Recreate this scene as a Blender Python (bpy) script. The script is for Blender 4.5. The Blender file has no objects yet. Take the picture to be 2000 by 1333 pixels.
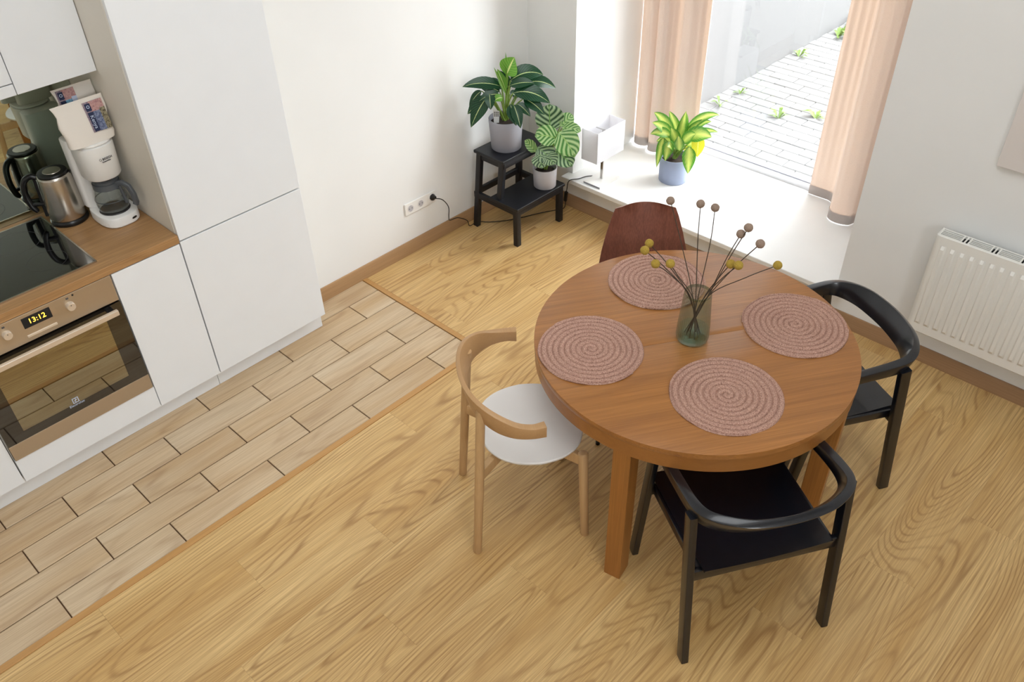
import bpy, bmesh, math, random
from mathutils import Vector, Matrix
random.seed(7)
sc = bpy.context.scene
COL = sc.collection
PI = math.pi
# ------------------------------------------------------------------ camera
W, H = 2000, 1333
F, PITCH, YAW, ROLL = 1673.38, 0.6853, -0.7774, -0.0289
CAM = Vector((3.2937, -3.5468, 2.6913))
FW = Vector((math.sin(YAW)*math.cos(PITCH), math.cos(YAW)*math.cos(PITCH), -math.sin(PITCH)))
R0 = Vector((math.cos(YAW), -math.sin(YAW), 0)); U0 = R0.cross(FW)
RT = R0*math.cos(ROLL) + U0*math.sin(ROLL); UP = U0*math.cos(ROLL) - R0*math.sin(ROLL)
cam = bpy.data.cameras.new('camera'); camo = bpy.data.objects.new('camera', cam); COL.objects.link(camo)
cam.sensor_width = 36; cam.lens = F*36/W; cam.clip_start = .05
camo.matrix_world = Matrix(((RT.x, UP.x, -FW.x, CAM.x), (RT.y, UP.y, -FW.y, CAM.y), (RT.z, UP.z, -FW.z, CAM.z), (0, 0, 0, 1)))
sc.camera = camo
# ------------------------------------------------------------------ light and exposure
WORLD = 11.0
wd = bpy.data.worlds.new('sky'); sc.world = wd; wd.use_nodes = True
bg = wd.node_tree.nodes['Background']; bg.inputs[0].default_value = (.92, .965, 1, 1); bg.inputs[1].default_value = WORLD
sc.view_settings.view_transform = 'Standard'; sc.view_settings.look = 'None'; sc.view_settings.gamma = 1
sc.view_settings.use_curve_mapping = False
sc.view_settings.exposure = 0.56
sc.cycles.transparent_max_bounces = 24
def area(name, loc, to, sx, sy, power, col=(1, 1, 1), portal=False):
    l = bpy.data.lights.new(name, 'AREA'); l.shape = 'RECTANGLE'; l.size = sx; l.size_y = sy; l.energy = power; l.color = col
    o = bpy.data.objects.new(name, l); COL.objects.link(o); o.location = loc
    o.rotation_euler = (Vector(to)-Vector(loc)).to_track_quat('-Z', 'Y').to_euler()
    if portal: l.cycles.is_portal = True
    return o
area('daylight_portal', (1.2, .86, 1.4), (1.2, -1, 1.4), 1.7, 2.4, 1, portal=True)
area('gallery_window_portal', (5.45, -4.0, 2.5), (0, -4.0, 2.5), 1.4, 1.0, 1, portal=True)
area('ceiling_fill', (2.6, -2.6, 4.4), (2.6, -2.6, 0), 2.4, 2.4, 46, (.93, .97, 1))  # added fill light under the ceiling, stands for no lamp

# ------------------------------------------------------------------ pixel helpers
def ray(u, v): return FW + RT*((u-W/2)/F) + UP*((H/2-v)/F)
def on_plane(u, v, p0, n):
    d = ray(u, v); return CAM + d*((p0-CAM).dot(n)/d.dot(n))
# ------------------------------------------------------------------ materials
def lin(c):
    return tuple((x/255/12.92 if x/255 <= .04045 else ((x/255+.055)/1.055)**2.4) for x in c)
MATS = {}
def base_mat(name):
    m = bpy.data.materials.new(name); m.use_nodes = True
    nt = m.node_tree; b = nt.nodes['Principled BSDF']; MATS[name] = m
    return m, nt, b
def N(nt, t, **kw):
    n = nt.nodes.new(t)
    for k, v in kw.items(): setattr(n, k, v)
    return n
def math_n(nt, op, a, b=None, c=None):
    n = N(nt, 'ShaderNodeMath', operation=op)
    for i, x in enumerate((a, b, c)):
        if x is None: continue
        if isinstance(x, (int, float)): n.inputs[i].default_value = x
        else: nt.links.new(x, n.inputs[i])
    return n.outputs[0]
def ramp(nt, fac, stops, interp='LINEAR'):
    r = N(nt, 'ShaderNodeValToRGB'); r.color_ramp.interpolation = interp
    e = r.color_ramp.elements
    while len(e) > 1: e.remove(e[-1])
    for i, (p, c) in enumerate(stops):
        x = e[0] if i == 0 else e.new(p)
        x.position = p; x.color = (*c, 1)
    nt.links.new(fac, r.inputs[0]); return r.outputs[0]
def mixc(nt, fac, a, b, blend='MIX'):
    m = N(nt, 'ShaderNodeMix', data_type='RGBA', blend_type=blend)
    for s, x in ((m.inputs[0], fac), (m.inputs[6], a), (m.inputs[7], b)):
        if isinstance(x, (int, float)): s.default_value = x
        elif isinstance(x, tuple): s.default_value = (*x, 1)
        else: nt.links.new(x, s)
    return m.outputs[2]
def noise(nt, vec, scale, detail=3, rough=.5, dist=0):
    n = N(nt, 'ShaderNodeTexNoise'); n.inputs['Scale'].default_value = scale; n.inputs['Detail'].default_value = detail
    n.inputs['Roughness'].default_value = rough; n.inputs['Distortion'].default_value = dist
    if vec is not None: nt.links.new(vec, n.inputs['Vector'])
    return n.outputs[0]
def coords(nt, scale=(1, 1, 1), rot=(0, 0, 0), rnd=0, which='Object'):
    tc = N(nt, 'ShaderNodeTexCoord'); mp = N(nt, 'ShaderNodeMapping')
    mp.inputs['Scale'].default_value = scale; mp.inputs['Rotation'].default_value = rot
    v = tc.outputs[which]
    if rnd:
        oi = N(nt, 'ShaderNodeObjectInfo'); ad = N(nt, 'ShaderNodeVectorMath', operation='MULTIPLY_ADD')
        ad.inputs[1].default_value = (rnd, rnd*1.7, rnd*.6)
        cb = N(nt, 'ShaderNodeCombineXYZ')
        for i in range(3): nt.links.new(oi.outputs['Random'], cb.inputs[i])
        nt.links.new(cb.outputs[0], ad.inputs[0]); nt.links.new(v, ad.inputs[2]); v = ad.outputs[0]
    nt.links.new(v, mp.inputs[0]); return mp.outputs[0]
def bump(nt, b, h, strength=.2, dist=.002):
    n = N(nt, 'ShaderNodeBump'); n.inputs['Strength'].default_value = strength; n.inputs['Distance'].default_value = dist
    nt.links.new(h, n.inputs['Height']); nt.links.new(n.outputs[0], b.inputs['Normal'])
def plain(name, col, rough=.5, metal=0, var=.04, scale=8, spec=.5, bmp=0, bscale=200, coat=0):
    m, nt, b = base_mat(name); c = lin(col)
    v = coords(nt); f = noise(nt, v, scale)
    lo = tuple(x*(1-var) for x in c); hi = tuple(min(1, x*(1+var)) for x in c)
    nt.links.new(ramp(nt, f, [(.3, lo), (.7, hi)]), b.inputs['Base Color'])
    b.inputs['Roughness'].default_value = rough; b.inputs['Metallic'].default_value = metal
    b.inputs['Specular IOR Level'].default_value = spec; b.inputs['Coat Weight'].default_value = coat
    if bmp: bump(nt, b, noise(nt, v, bscale, 2), bmp, .001)
    return m
def wood(name, light, mid, dark, along='Y', ring=9, wid=5.5, stretch=.07, rough=.45, fibre=.5, rnd=11, rot=0, coat=0, line=.5, var=.06, patch=.35):
    """contour lines of a stretched noise give the cathedral figure; fine fibre and soft tone patches on top"""
    m, nt, b = base_mat(name)
    ax = 'XYZ'.index(along)
    s = [wid]*3; s[ax] = wid*stretch
    fs = [230]*3; fs[ax] = 4
    ps = [7]*3; ps[ax] = .9
    v = coords(nt, s, (0, 0, rot), rnd)
    big = noise(nt, v, 1, 2, .4, .15)
    jit = noise(nt, coords(nt, [q*.25 for q in fs], (0, 0, rot), rnd), 1, 2, .5)
    x = math_n(nt, 'ADD', math_n(nt, 'MULTIPLY', big, ring), math_n(nt, 'MULTIPLY', jit, .22))
    tri = math_n(nt, 'MULTIPLY_ADD', math_n(nt, 'SINE', math_n(nt, 'MULTIPLY', x, 2*PI)), .5, .5)
    lineF = math_n(nt, 'POWER', tri, 4.5)
    fib = noise(nt, coords(nt, fs, (0, 0, rot), rnd), 1, 3, .65)
    pat = noise(nt, coords(nt, ps, (0, 0, rot), rnd), 1, 2, .5)
    L, M_, D = lin(light), lin(mid), lin(dark)
    c = mixc(nt, ramp(nt, pat, [(.5-patch, (0, 0, 0)), (.5+patch, (1, 1, 1))]), L, M_)
    mod = ramp(nt, noise(nt, coords(nt, [q*1.7 for q in ps], (0, 0, rot), rnd+5), 1, 2, .5), [(.35, (.25, .25, .25)), (.65, (1, 1, 1))])
    c = mixc(nt, math_n(nt, 'MULTIPLY', math_n(nt, 'MULTIPLY', lineF, line), mod), c, D)
    ff = ramp(nt, fib, [(.42, (1, 1, 1)), (.62, (0, 0, 0))])
    c = mixc(nt, math_n(nt, 'MULTIPLY', ff, fibre*.45), c, D)
    if var:
        oi = N(nt, 'ShaderNodeObjectInfo'); k = math_n(nt, 'MULTIPLY_ADD', oi.outputs['Random'], var*2, 1-var)
        hs = N(nt, 'ShaderNodeHueSaturation'); nt.links.new(c, hs.inputs['Color']); nt.links.new(k, hs.inputs['Value']); c = hs.outputs[0]
    nt.links.new(c, b.inputs['Base Color'])
    b.inputs['Roughness'].default_value = rough; b.inputs['Coat Weight'].default_value = coat; b.inputs['Coat Roughness'].default_value = .3
    bump(nt, b, fib, .10, .0006)
    return m
def glassy(name, tint, refl=1., rough=.0, ior=1.5):
    """thin architectural glass: tinted see-through plus fresnel reflection"""
    m = bpy.data.materials.new(name); m.use_nodes = True; nt = m.node_tree; nt.nodes.clear(); MATS[name] = m
    tr = N(nt, 'ShaderNodeBsdfTransparent'); tr.inputs[0].default_value = (*tint, 1)
    gl = N(nt, 'ShaderNodeBsdfGlossy'); gl.inputs['Roughness'].default_value = rough
    fr = N(nt, 'ShaderNodeFresnel'); ge = N(nt, 'ShaderNodeNewGeometry')
    nt.links.new(math_n(nt, 'MULTIPLY_ADD', ge.outputs['Backfacing'], 1/ior-ior, ior), fr.inputs[0])   # thin sheet: no total reflection from its back face
    f = math_n(nt, 'MULTIPLY', fr.outputs[0], refl)
    mx = N(nt, 'ShaderNodeMixShader'); out = N(nt, 'ShaderNodeOutputMaterial')
    nt.links.new(f, mx.inputs[0]); nt.links.new(tr.outputs[0], mx.inputs[1]); nt.links.new(gl.outputs[0], mx.inputs[2]); nt.links.new(mx.outputs[0], out.inputs[0])
    return m
def fabric(name, col, thru, amount=.5, scale=900):
    m, nt, b = base_mat(name); v = coords(nt); c = lin(col)
    n = noise(nt, v, 300, 2)
    nt.links.new(ramp(nt, n, [(.3, tuple(x*.92 for x in c)), (.7, c)]), b.inputs['Base Color'])
    b.inputs['Roughness'].default_value = .9; b.inputs['Specular IOR Level'].default_value = .1
    t = N(nt, 'ShaderNodeBsdfTranslucent'); t.inputs[0].default_value = (*lin(thru), 1)
    mx = N(nt, 'ShaderNodeMixShader'); mx.inputs[0].default_value = amount
    out = nt.nodes['Material Output']
    nt.links.new(b.outputs[0], mx.inputs[1]); nt.links.new(t.outputs[0], mx.inputs[2]); nt.links.new(mx.outputs[0], out.inputs[0])
    return m
def leafmat(name, dark, light, rib, ribw=.05, freq=9, stripe=.5, slant=.35, center=None, thru=.3, rough=.35):
    m, nt, b = base_mat(name)
    uv = N(nt, 'ShaderNodeUVMap'); sp = N(nt, 'ShaderNodeSeparateXYZ'); nt.links.new(uv.outputs[0], sp.inputs[0])
    t, s = sp.outputs[0], math_n(nt, 'ABSOLUTE', math_n(nt, 'MULTIPLY_ADD', sp.outputs[1], 2., -1.))
    ph = math_n(nt, 'SUBTRACT', t, math_n(nt, 'MULTIPLY', s, slant))
    wob = noise(nt, coords(nt, (1, 1, 1)), 25, 2)
    ph = math_n(nt, 'ADD', ph, math_n(nt, 'MULTIPLY', wob, .05))
    w = math_n(nt, 'MULTIPLY_ADD', math_n(nt, 'SINE', math_n(nt, 'MULTIPLY', ph, freq*2*PI)), .5, .5)
    w = math_n(nt, 'MULTIPLY', w, stripe)
    c = ramp(nt, w, [(0, lin(dark)), (1, lin(light))])
    if center:
        n2 = noise(nt, coords(nt), 60, 3)
        f = math_n(nt, 'SUBTRACT', math_n(nt, 'ADD', .95, math_n(nt, 'MULTIPLY', n2, .5)), math_n(nt, 'MULTIPLY', s, 1.6))
        f = math_n(nt, 'MINIMUM', math_n(nt, 'MAXIMUM', f, 0.), 1.)
        c = mixc(nt, f, c, lin(center))
    r = math_n(nt, 'LESS_THAN', s, ribw)
    c = mixc(nt, r, c, lin(rib))
    nt.links.new(c, b.inputs['Base Color']); b.inputs['Roughness'].default_value = rough
    tl = N(nt, 'ShaderNodeBsdfTranslucent'); nt.links.new(c, tl.inputs[0])
    mx = N(nt, 'ShaderNodeMixShader'); mx.inputs[0].default_value = thru; out = nt.nodes['Material Output']
    nt.links.new(b.outputs[0], mx.inputs[1]); nt.links.new(tl.outputs[0], mx.inputs[2]); nt.links.new(mx.outputs[0], out.inputs[0])
    return m
def emit(name, col, st):
    m, nt, b = base_mat(name); b.inputs['Base Color'].default_value = (*lin(col), 1)
    b.inputs['Emission Color'].default_value = (*lin(col), 1); b.inputs['Emission Strength'].default_value = st
    return m

plain('wall', (237, 237, 235), .85, var=.012, scale=3, bmp=.05, bscale=350, spec=.2)
plain('ceiling', (240, 240, 238), .9, var=.01, spec=.2)
plain('sill', (240, 240, 238), .35, var=.01)
plain('grout', (104, 76, 52), .9, var=.12, scale=60, bmp=.2)
plain('lacquer', (235, 237, 239), .32, var=.008)
plain('panel_face', (224, 217, 212), .4, var=.01)
plain('carcass', (226, 220, 208), .5, var=.01)
plain('white_plastic', (238, 236, 232), .3, var=.01)
plain('seat_white', (226, 222, 218), .45, var=.015)
plain('radiator_white', (240, 238, 232), .35, var=.008)
plain('dark_gap', (22, 20, 19), .8)
plain('black_wood', (8, 11, 20), .30, var=.2, scale=30, bmp=.04, bscale=120, coat=.35)
plain('black_stool', (12, 14, 21), .42, var=.2, scale=30, bmp=.08, bscale=120)
plain('black_plastic', (14, 14, 15), .3, var=.1)
plain('black_metal', (20, 20, 21), .35, 0.6, var=.1)
plain('cord_black', (22, 20, 20), .5)
plain('chrome', (205, 203, 200), .14, 1, var=.03)
plain('brushed', (196, 190, 180), .26, 1, var=.05, scale=3)
plain('steel_warm', (190, 172, 148), .38, .7, var=.03, scale=3)
plain('steel_light', (232, 220, 205), .3, .6, var=.03)
plain('pot_grey', (150, 150, 158), .6, var=.03)
plain('pot_light', (190, 188, 192), .6, var=.03)
plain('pot_blue', (148, 158, 182), .6, var=.03)
plain('soil', (48, 34, 27), .95, var=.5, scale=120, bmp=.8, bscale=150)
plain('stem_green', (120, 150, 60), .5, var=.15, scale=40)
plain('stem_dark', (70, 98, 48), .5, var=.15, scale=40)
plain('stem_dry', (74, 62, 50), .8, var=.2, scale=60)
plain('flower_yellow', (168, 140, 56), .95, var=.35, scale=500, bmp=.9, bscale=900)
plain('flower_backlit', (150, 128, 112), .95, var=.25, scale=500, bmp=.9, bscale=900)  # grey tone paints the heads seen against the light, not their own colour
plain('paper', (232, 224, 214), .7, var=.02, bmp=.1, bscale=60)
plain('carafe_grey', (84, 88, 92), .35, var=.05)
plain('hotplate', (42, 40, 40), .4)
plain('navy', (28, 38, 74), .6, var=.1)
plain('print_light', (196, 206, 228), .6)
plain('grey_print', (80, 78, 78), .6)
plain('paver', (108, 107, 105), .9, var=.08, scale=30, bmp=.3, bscale=100)
plain('paver_joint', (70, 67, 62), .95, var=.2, scale=60)
plain('plaster_out', (88, 87, 86), .9, var=.02, bmp=.1)
plain('weed', (86, 110, 40), .7, var=.2, scale=40)
plain('frame_white', (232, 232, 236), .35, var=.01)
plain('ceramic_glass', (12, 12, 13), .04, var=.1, spec=1., coat=1.)
plain('hob_mark', (70, 70, 72), .25)
plain('baseboard_dark', (150, 110, 74), .45)
glassy('window_glass', (1, 1, 1), 1.)
glassy('vase_glass', (.66, .77, .71), 2.2, .03)
glassy('carafe_glass', (.92, .93, .92), 1.0, .02)
glassy('water', (.88, .95, .92), .6)
fabric('curtain', (200, 191, 186), (242, 200, 166), .11)
fabric('shade_fabric', (244, 243, 244), (246, 246, 250), .45)
fabric('tag', (236, 236, 232), (236, 236, 232), .1)
wood('laminate', (224, 190, 132), (200, 160, 100), (140, 98, 50), 'Y', ring=52, wid=2.7, stretch=.12, rough=.36, fibre=.8, rnd=23, var=.012, line=.66, patch=.22)
wood('tile_wood', (214, 194, 164), (196, 166, 126), (142, 106, 72), 'Y', ring=7, wid=8, stretch=.14, rough=.42, fibre=.6, rnd=31, var=.03, line=.35, patch=.2)
wood('strip_wood', (196, 150, 92), (184, 138, 80), (150, 106, 58), 'Y', ring=3, wid=8, stretch=.05, rough=.4, fibre=.6, rnd=3, line=.2)
wood('skirting', (182, 144, 102), (166, 128, 88), (132, 98, 66), 'Y', ring=3, wid=8, stretch=.05, rough=.4, fibre=.6, rnd=3, line=.2)
wood('skirting_x', (172, 136, 100), (156, 120, 86), (126, 94, 66), 'X', ring=3, wid=8, stretch=.05, rough=.4, fibre=.6, rnd=3, line=.2)
wood('worktop', (196, 154, 106), (176, 132, 84), (128, 90, 54), 'Y', ring=6, wid=9, stretch=.08, rough=.4, fibre=.9, rnd=5, line=.35)
wood('oak_top', (176, 119, 62), (161, 104, 50), (114, 70, 32), 'X', ring=12, wid=4, stretch=.08, rough=.32, fibre=.8, rnd=2, var=.01, coat=.1, line=.35)
wood('oak_leg', (170, 114, 54), (158, 102, 46), (118, 74, 30), 'Z', ring=5, wid=9, stretch=.05, rough=.38, fibre=.7, rnd=7, var=.02, line=.3)
wood('oak_rim', (164, 109, 54), (152, 98, 46), (118, 74, 34), 'X', ring=5, wid=9, stretch=.04, rough=.36, fibre=.3, rnd=7, var=.01, line=.25)
wood('beech', (204, 168, 122), (192, 154, 108), (160, 122, 80), 'Z', ring=4, wid=10, stretch=.06, rough=.42, fibre=.5, rnd=9, var=.01, line=.2)
wood('beech_ring', (190, 150, 104), (176, 136, 92), (146, 106, 66), 'Y', ring=4, wid=10, stretch=.08, rough=.42, fibre=.3, rnd=9, var=.01, line=.2)
wood('walnut', (146, 92, 74), (130, 78, 64), (92, 52, 42), 'Z', ring=6, wid=14, stretch=.02, rough=.34, fibre=.9, rnd=4, var=.01, line=.3)
leafmat('leaf_dark', (12, 50, 32), (44, 108, 62), (196, 212, 146), .055, 11, .5, .3, thru=.15, rough=.3)
leafmat('leaf_young', (92, 150, 52), (150, 196, 86), (216, 226, 150), .08, 8, .4, .3, thru=.3)
leafmat('leaf_stripe', (18, 74, 36), (190, 218, 170), (120, 170, 90), .04, 5, .9, .4, thru=.2)
leafmat('leaf_stripe_light', (56, 126, 44), (198, 226, 160), (160, 200, 110), .04, 5, .9, .4, thru=.3)
leafmat('leaf_lime', (64, 128, 40), (120, 176, 60), (214, 226, 120), .06, 8, .5, .4, center=(204, 218, 112), thru=.3)
leafmat('leaf_yellow', (206, 200, 50), (226, 216, 80), (236, 226, 120), .06, 8, .5, .4, thru=.35)
# greenish mirror glass behind the worktop
m, nt, b = base_mat('mirror_green'); b.inputs['Metallic'].default_value = 1; b.inputs['Roughness'].default_value = .015; b.inputs['Base Color'].default_value = (.62, .70, .62, 1)
# oven door glass: half mirror, half see-through
m = bpy.data.materials.new('oven_glass'); m.use_nodes = True; nt = m.node_tree; nt.nodes.clear(); MATS['oven_glass'] = m
tr = N(nt, 'ShaderNodeBsdfTransparent'); tr.inputs[0].default_value = (.45, .42, .34, 1)
gl = N(nt, 'ShaderNodeBsdfGlossy'); gl.inputs['Roughness'].default_value = .01; gl.inputs[0].default_value = (.9, .86, .68, 1)
mx = N(nt, 'ShaderNodeMixShader'); mx.inputs[0].default_value = .36; out = N(nt, 'ShaderNodeOutputMaterial')
nt.links.new(tr.outputs[0], mx.inputs[1]); nt.links.new(gl.outputs[0], mx.inputs[2]); nt.links.new(mx.outputs[0], out.inputs[0])
plain('oven_black', (16, 15, 14), .04, var=.05, spec=.8, coat=1.)
emit('clock_digits', (255, 196, 60), 2.5)
# woven placemat
m, nt, b = base_mat('mat_straw'); v = coords(nt)
g1 = noise(nt, v, 260, 3, .6); g2 = noise(nt, v, 9, 2)
c = ramp(nt, g1, [(.3, lin((118, 82, 68))), (.50, lin((182, 142, 124))), (.75, lin((214, 180, 160)))])
c = mixc(nt, math_n(nt, 'MULTIPLY', g2, .3), c, lin((150, 104, 94)))
nt.links.new(c, b.inputs['Base Color']); b.inputs['Roughness'].default_value = .85; bump(nt, b, g1, .6, .002)
# bag picture print
def print_mat(name, a, b_, c_, d_):
    m, nt, b = base_mat(name); v = coords(nt)
    n1 = noise(nt, v, 130, 4, .65); n2 = noise(nt, v, 30, 2)
    cc = ramp(nt, n1, [(.3, lin(a)), (.45, lin(b_)), (.58, lin(c_)), (.72, lin(d_))])
    nt.links.new(mixc(nt, math_n(nt, 'MULTIPLY', n2, .4), cc, lin(b_)), b.inputs['Base Color']); b.inputs['Roughness'].default_value = .6
print_mat('print_pink', (120, 80, 90), (176, 130, 130), (200, 160, 150), (150, 120, 140))
print_mat('print_blue', (50, 56, 84), (86, 96, 130), (140, 150, 176), (70, 66, 70))
print_mat('print_olive', (50, 44, 36), (96, 86, 62), (170, 160, 130), (60, 54, 48))
print_mat('print_mauve', (90, 80, 100), (130, 112, 130), (170, 150, 150), (90, 84, 96))
print_mat('print_sky', (60, 110, 150), (90, 150, 190), (150, 190, 210), (70, 120, 150))

# ------------------------------------------------------------------ mesh helpers
def link(name, me, mat, parent=None, smooth=False):
    o = bpy.data.objects.new(name, me); COL.objects.link(o)
    if mat and not me.materials: me.materials.append(MATS[mat])
    if smooth:
        for p in me.polygons: p.use_smooth = True
    if parent is not None: attach(o, parent)
    return o
def attach(o, parent):
    o.parent = parent
    if parent.get('_w'): o.matrix_parent_inverse = parent.matrix_basis.inverted()
def mesh(name, vs, fs, mat, parent=None, smooth=False, autos=None):
    me = bpy.data.meshes.new(name); me.from_pydata([tuple(v) for v in vs], [], fs); me.update()
    bm = bmesh.new(); bm.from_mesh(me); bmesh.ops.recalc_face_normals(bm, faces=bm.faces); bm.to_mesh(me); bm.free()
    if autos is not None:
        for p in me.polygons: p.use_smooth = True
        me.set_sharp_from_angle(angle=math.radians(autos))
    return link(name, me, mat, parent, smooth)
def boxmesh(name, x0, x1, y0, y1, z0, z1, bev=0, seg=2):
    bm = bmesh.new(); bmesh.ops.create_cube(bm, size=1)
    for v in bm.verts:
        v.co = ((x0+x1)/2+v.co.x*(x1-x0), (y0+y1)/2+v.co.y*(y1-y0), (z0+z1)/2+v.co.z*(z1-z0))
    if bev: bmesh.ops.bevel(bm, geom=bm.edges[:], offset=min(bev, .45*min(abs(x1-x0), abs(y1-y0), abs(z1-z0))), segments=seg, affect='EDGES', profile=.5)
    me = bpy.data.meshes.new(name); bm.to_mesh(me); bm.free(); return me
def box(name, x0, x1, y0, y1, z0, z1, mat, parent=None, bev=0, seg=2):
    return link(name, boxmesh(name, x0, x1, y0, y1, z0, z1, bev, seg), mat, parent)
def boxes(name, lst, mat, parent=None, bev=0):
    """several slabs of ONE thing (a wall pierced by an opening) in one mesh"""
    bm = bmesh.new()
    for b_ in lst:
        me = boxmesh('t', *b_, bev); bm.from_mesh(me); bpy.data.meshes.remove(me)
    me = bpy.data.meshes.new(name); bm.to_mesh(me); bm.free(); return link(name, me, mat, parent)
def lathe(name, prof, seg, mat, parent=None, c=(0, 0, 0), smooth=40, a0=0, a1=2*PI, rib=None, sx=1, sy=1):
    full = abs(a1-a0-2*PI) < 1e-6; n = seg if full else seg+1; vs, fs = [], []
    for r, z in prof:
        for i in range(n):
            a = a0+(a1-a0)*i/seg; rr = r*(1+(rib(a) if rib else 0))
            vs.append((c[0]+rr*math.cos(a)*sx, c[1]+rr*math.sin(a)*sy, c[2]+z))
    for j in range(len(prof)-1):
        for i in range(seg):
            k = (i+1) % n; fs.append((j*n+i, j*n+k, (j+1)*n+k, (j+1)*n+i))
    if full:
        if prof[0][0] > 1e-6 and prof[0] != prof[-1]: fs.append(tuple(range(n))[::-1])
        if prof[-1][0] > 1e-6 and prof[0] != prof[-1] and name != 'glass_body': fs.append(tuple((len(prof)-1)*n+i for i in range(n)))
    o = mesh(name, vs, fs, mat, parent, autos=smooth); return o
def frames(pts):
    pts = [Vector(p) for p in pts]; T = []
    for i in range(len(pts)):
        a = pts[max(0, i-1)]; b = pts[min(len(pts)-1, i+1)]; T.append((b-a).normalized())
    return pts, T
def tube(name, pts, rad, mat, parent=None, seg=8, cap=True, smooth=50):
    pts, T = frames(pts); n = len(pts)
    if not isinstance(rad, (list, tuple)): rad = [rad]*n
    ref = Vector((0, 0, 1)) if abs(T[0].z) < .9 else Vector((1, 0, 0)); u = T[0].cross(ref).normalized(); vs, fs = [], []
    for i in range(n):
        u = (u - T[i]*u.dot(T[i])).normalized(); w = T[i].cross(u)
        for k in range(seg):
            a = 2*PI*k/seg; vs.append(pts[i]+(u*math.cos(a)+w*math.sin(a))*rad[i])
    for i in range(n-1):
        for k in range(seg): q = (k+1) % seg; fs.append((i*seg+k, i*seg+q, (i+1)*seg+q, (i+1)*seg+k))
    if cap: fs += [tuple(range(seg))[::-1], tuple((n-1)*seg+k for k in range(seg))]
    return mesh(name, vs, fs, mat, parent, autos=smooth)
def sweep(name, pts, secs, mat, parent=None, up=(0, 0, 1), smooth=35):
    """sweep a section [(outward, up)...] given for every point; up fixed"""
    pts, T = frames(pts); up = Vector(up); vs, fs = [], []; m_ = len(secs[0])
    for i, p in enumerate(pts):
        s = T[i].cross(up).normalized(); w = s.cross(T[i]).normalized()
        for a, b_ in secs[i]: vs.append(p+s*a+w*b_)
    for i in range(len(pts)-1):
        for k in range(m_): q = (k+1) % m_; fs.append((i*m_+k, i*m_+q, (i+1)*m_+q, (i+1)*m_+k))
    fs += [tuple(range(m_))[::-1], tuple((len(pts)-1)*m_+k for k in range(m_))]
    return mesh(name, vs, fs, mat, parent, autos=smooth)
def tilt(sec, f):
    c_, s_ = math.cos(f), math.sin(f); return [(a*c_+b_*s_, -a*s_+b_*c_) for a, b_ in sec]
def rrect(a, b_, r, n=3):
    """rounded rectangle section half sizes a x b"""
    o = []
    for cx, cy, s in ((a-r, b_-r, 0), (-a+r, b_-r, 1), (-a+r, -b_+r, 2), (a-r, -b_+r, 3)):
        for k in range(n+1): t = PI/2*(s+k/n); o.append((cx+r*math.cos(t), cy+r*math.sin(t)))
    return o
def beam(name, p0, p1, a, b_, mat, parent, up=(1, 0, 0), r=.004, a1=None, b1=None):
    return sweep(name, [p0, p1], [rrect(a, b_, r), rrect(a1 or a, b1 or b_, r)], mat, parent, up)
def slab(name, outline, z0, z1, mat, parent=None, bev=.003, holes=None):
    """extruded outline with softened top edge"""
    n = len(outline); cx = sum(p[0] for p in outline)/n; cy = sum(p[1] for p in outline)/n
    def inset(d): 
        o = []
        for x, y in outline:
            l = math.hypot(x-cx, y-cy) or 1; o.append((x-(x-cx)/l*d, y-(y-cy)/l*d))
        return o
    rows = [(inset(bev), z0), (outline, z0+bev), (outline, z1-bev), (inset(bev*.3), z1-bev*.3), (inset(bev), z1)]
    vs = [(x, y, z) for o, z in rows for x, y in o]; fs = []
    for j in range(4):
        for i in range(n): k = (i+1) % n; fs.append((j*n+i, j*n+k, (j+1)*n+k, (j+1)*n+i))
    fs += [tuple(range(n))[::-1], tuple(4*n+i for i in range(n))]
    return mesh(name, vs, fs, mat, parent, autos=40)
def catmull(pts, n=6):
    pts = [Vector(p) for p in pts]; P = [2*pts[0]-pts[1]]+pts+[2*pts[-1]-pts[-2]]; o = []
    for i in range(1, len(P)-2):
        for k in range(n):
            t = k/n; a, b_, c, d = P[i-1:i+3]
            o.append(.5*((2*b_)+(c-a)*t+(2*a-5*b_+4*c-d)*t*t+(3*b_-a-3*c+d)*t**3))
    return o+[pts[-1]]
def thing(name, label, cat, loc=(0, 0, 0), rz=0, group=None, world=False):
    o = bpy.data.objects.new(name, None); COL.objects.link(o); o.location = loc; o.rotation_euler = (0, 0, rz); o.empty_display_size = .05
    o['label'] = label; o['category'] = cat
    if group: o['group'] = group
    if world: o['_w'] = 1; o.matrix_basis = Matrix.Translation(loc)
    return o
def tag(o, label, cat, group=None):
    o['label'] = label; o['category'] = cat
    if group: o['group'] = group
    return o
def struct(o): o['kind'] = 'structure'; return o
def dup(root, loc, rz, label):
    r = root.copy(); COL.objects.link(r); r.location = loc; r.rotation_euler = (0, 0, rz); r['label'] = label
    for ch in list(root.children):
        c = ch.copy(); COL.objects.link(c); c.parent = r
        for g in list(ch.children):
            d = g.copy(); COL.objects.link(d); d.parent = c
    return r
def text(name, s, size, mat, parent, mtx, ext=.0004, align='CENTER'):
    cu = bpy.data.curves.new(name, 'FONT'); cu.body = s; cu.size = size; cu.extrude = ext; cu.align_x = align; cu.align_y = 'CENTER'; cu.resolution_u = 2
    t = bpy.data.objects.new('tmp', cu); COL.objects.link(t)
    dg = bpy.context.evaluated_depsgraph_get(); me = bpy.data.meshes.new_from_object(t.evaluated_get(dg)); me.materials.clear()
    bpy.data.objects.remove(t); bpy.data.curves.remove(cu); me.transform(mtx)
    return link(name, me, mat, parent)
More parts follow.
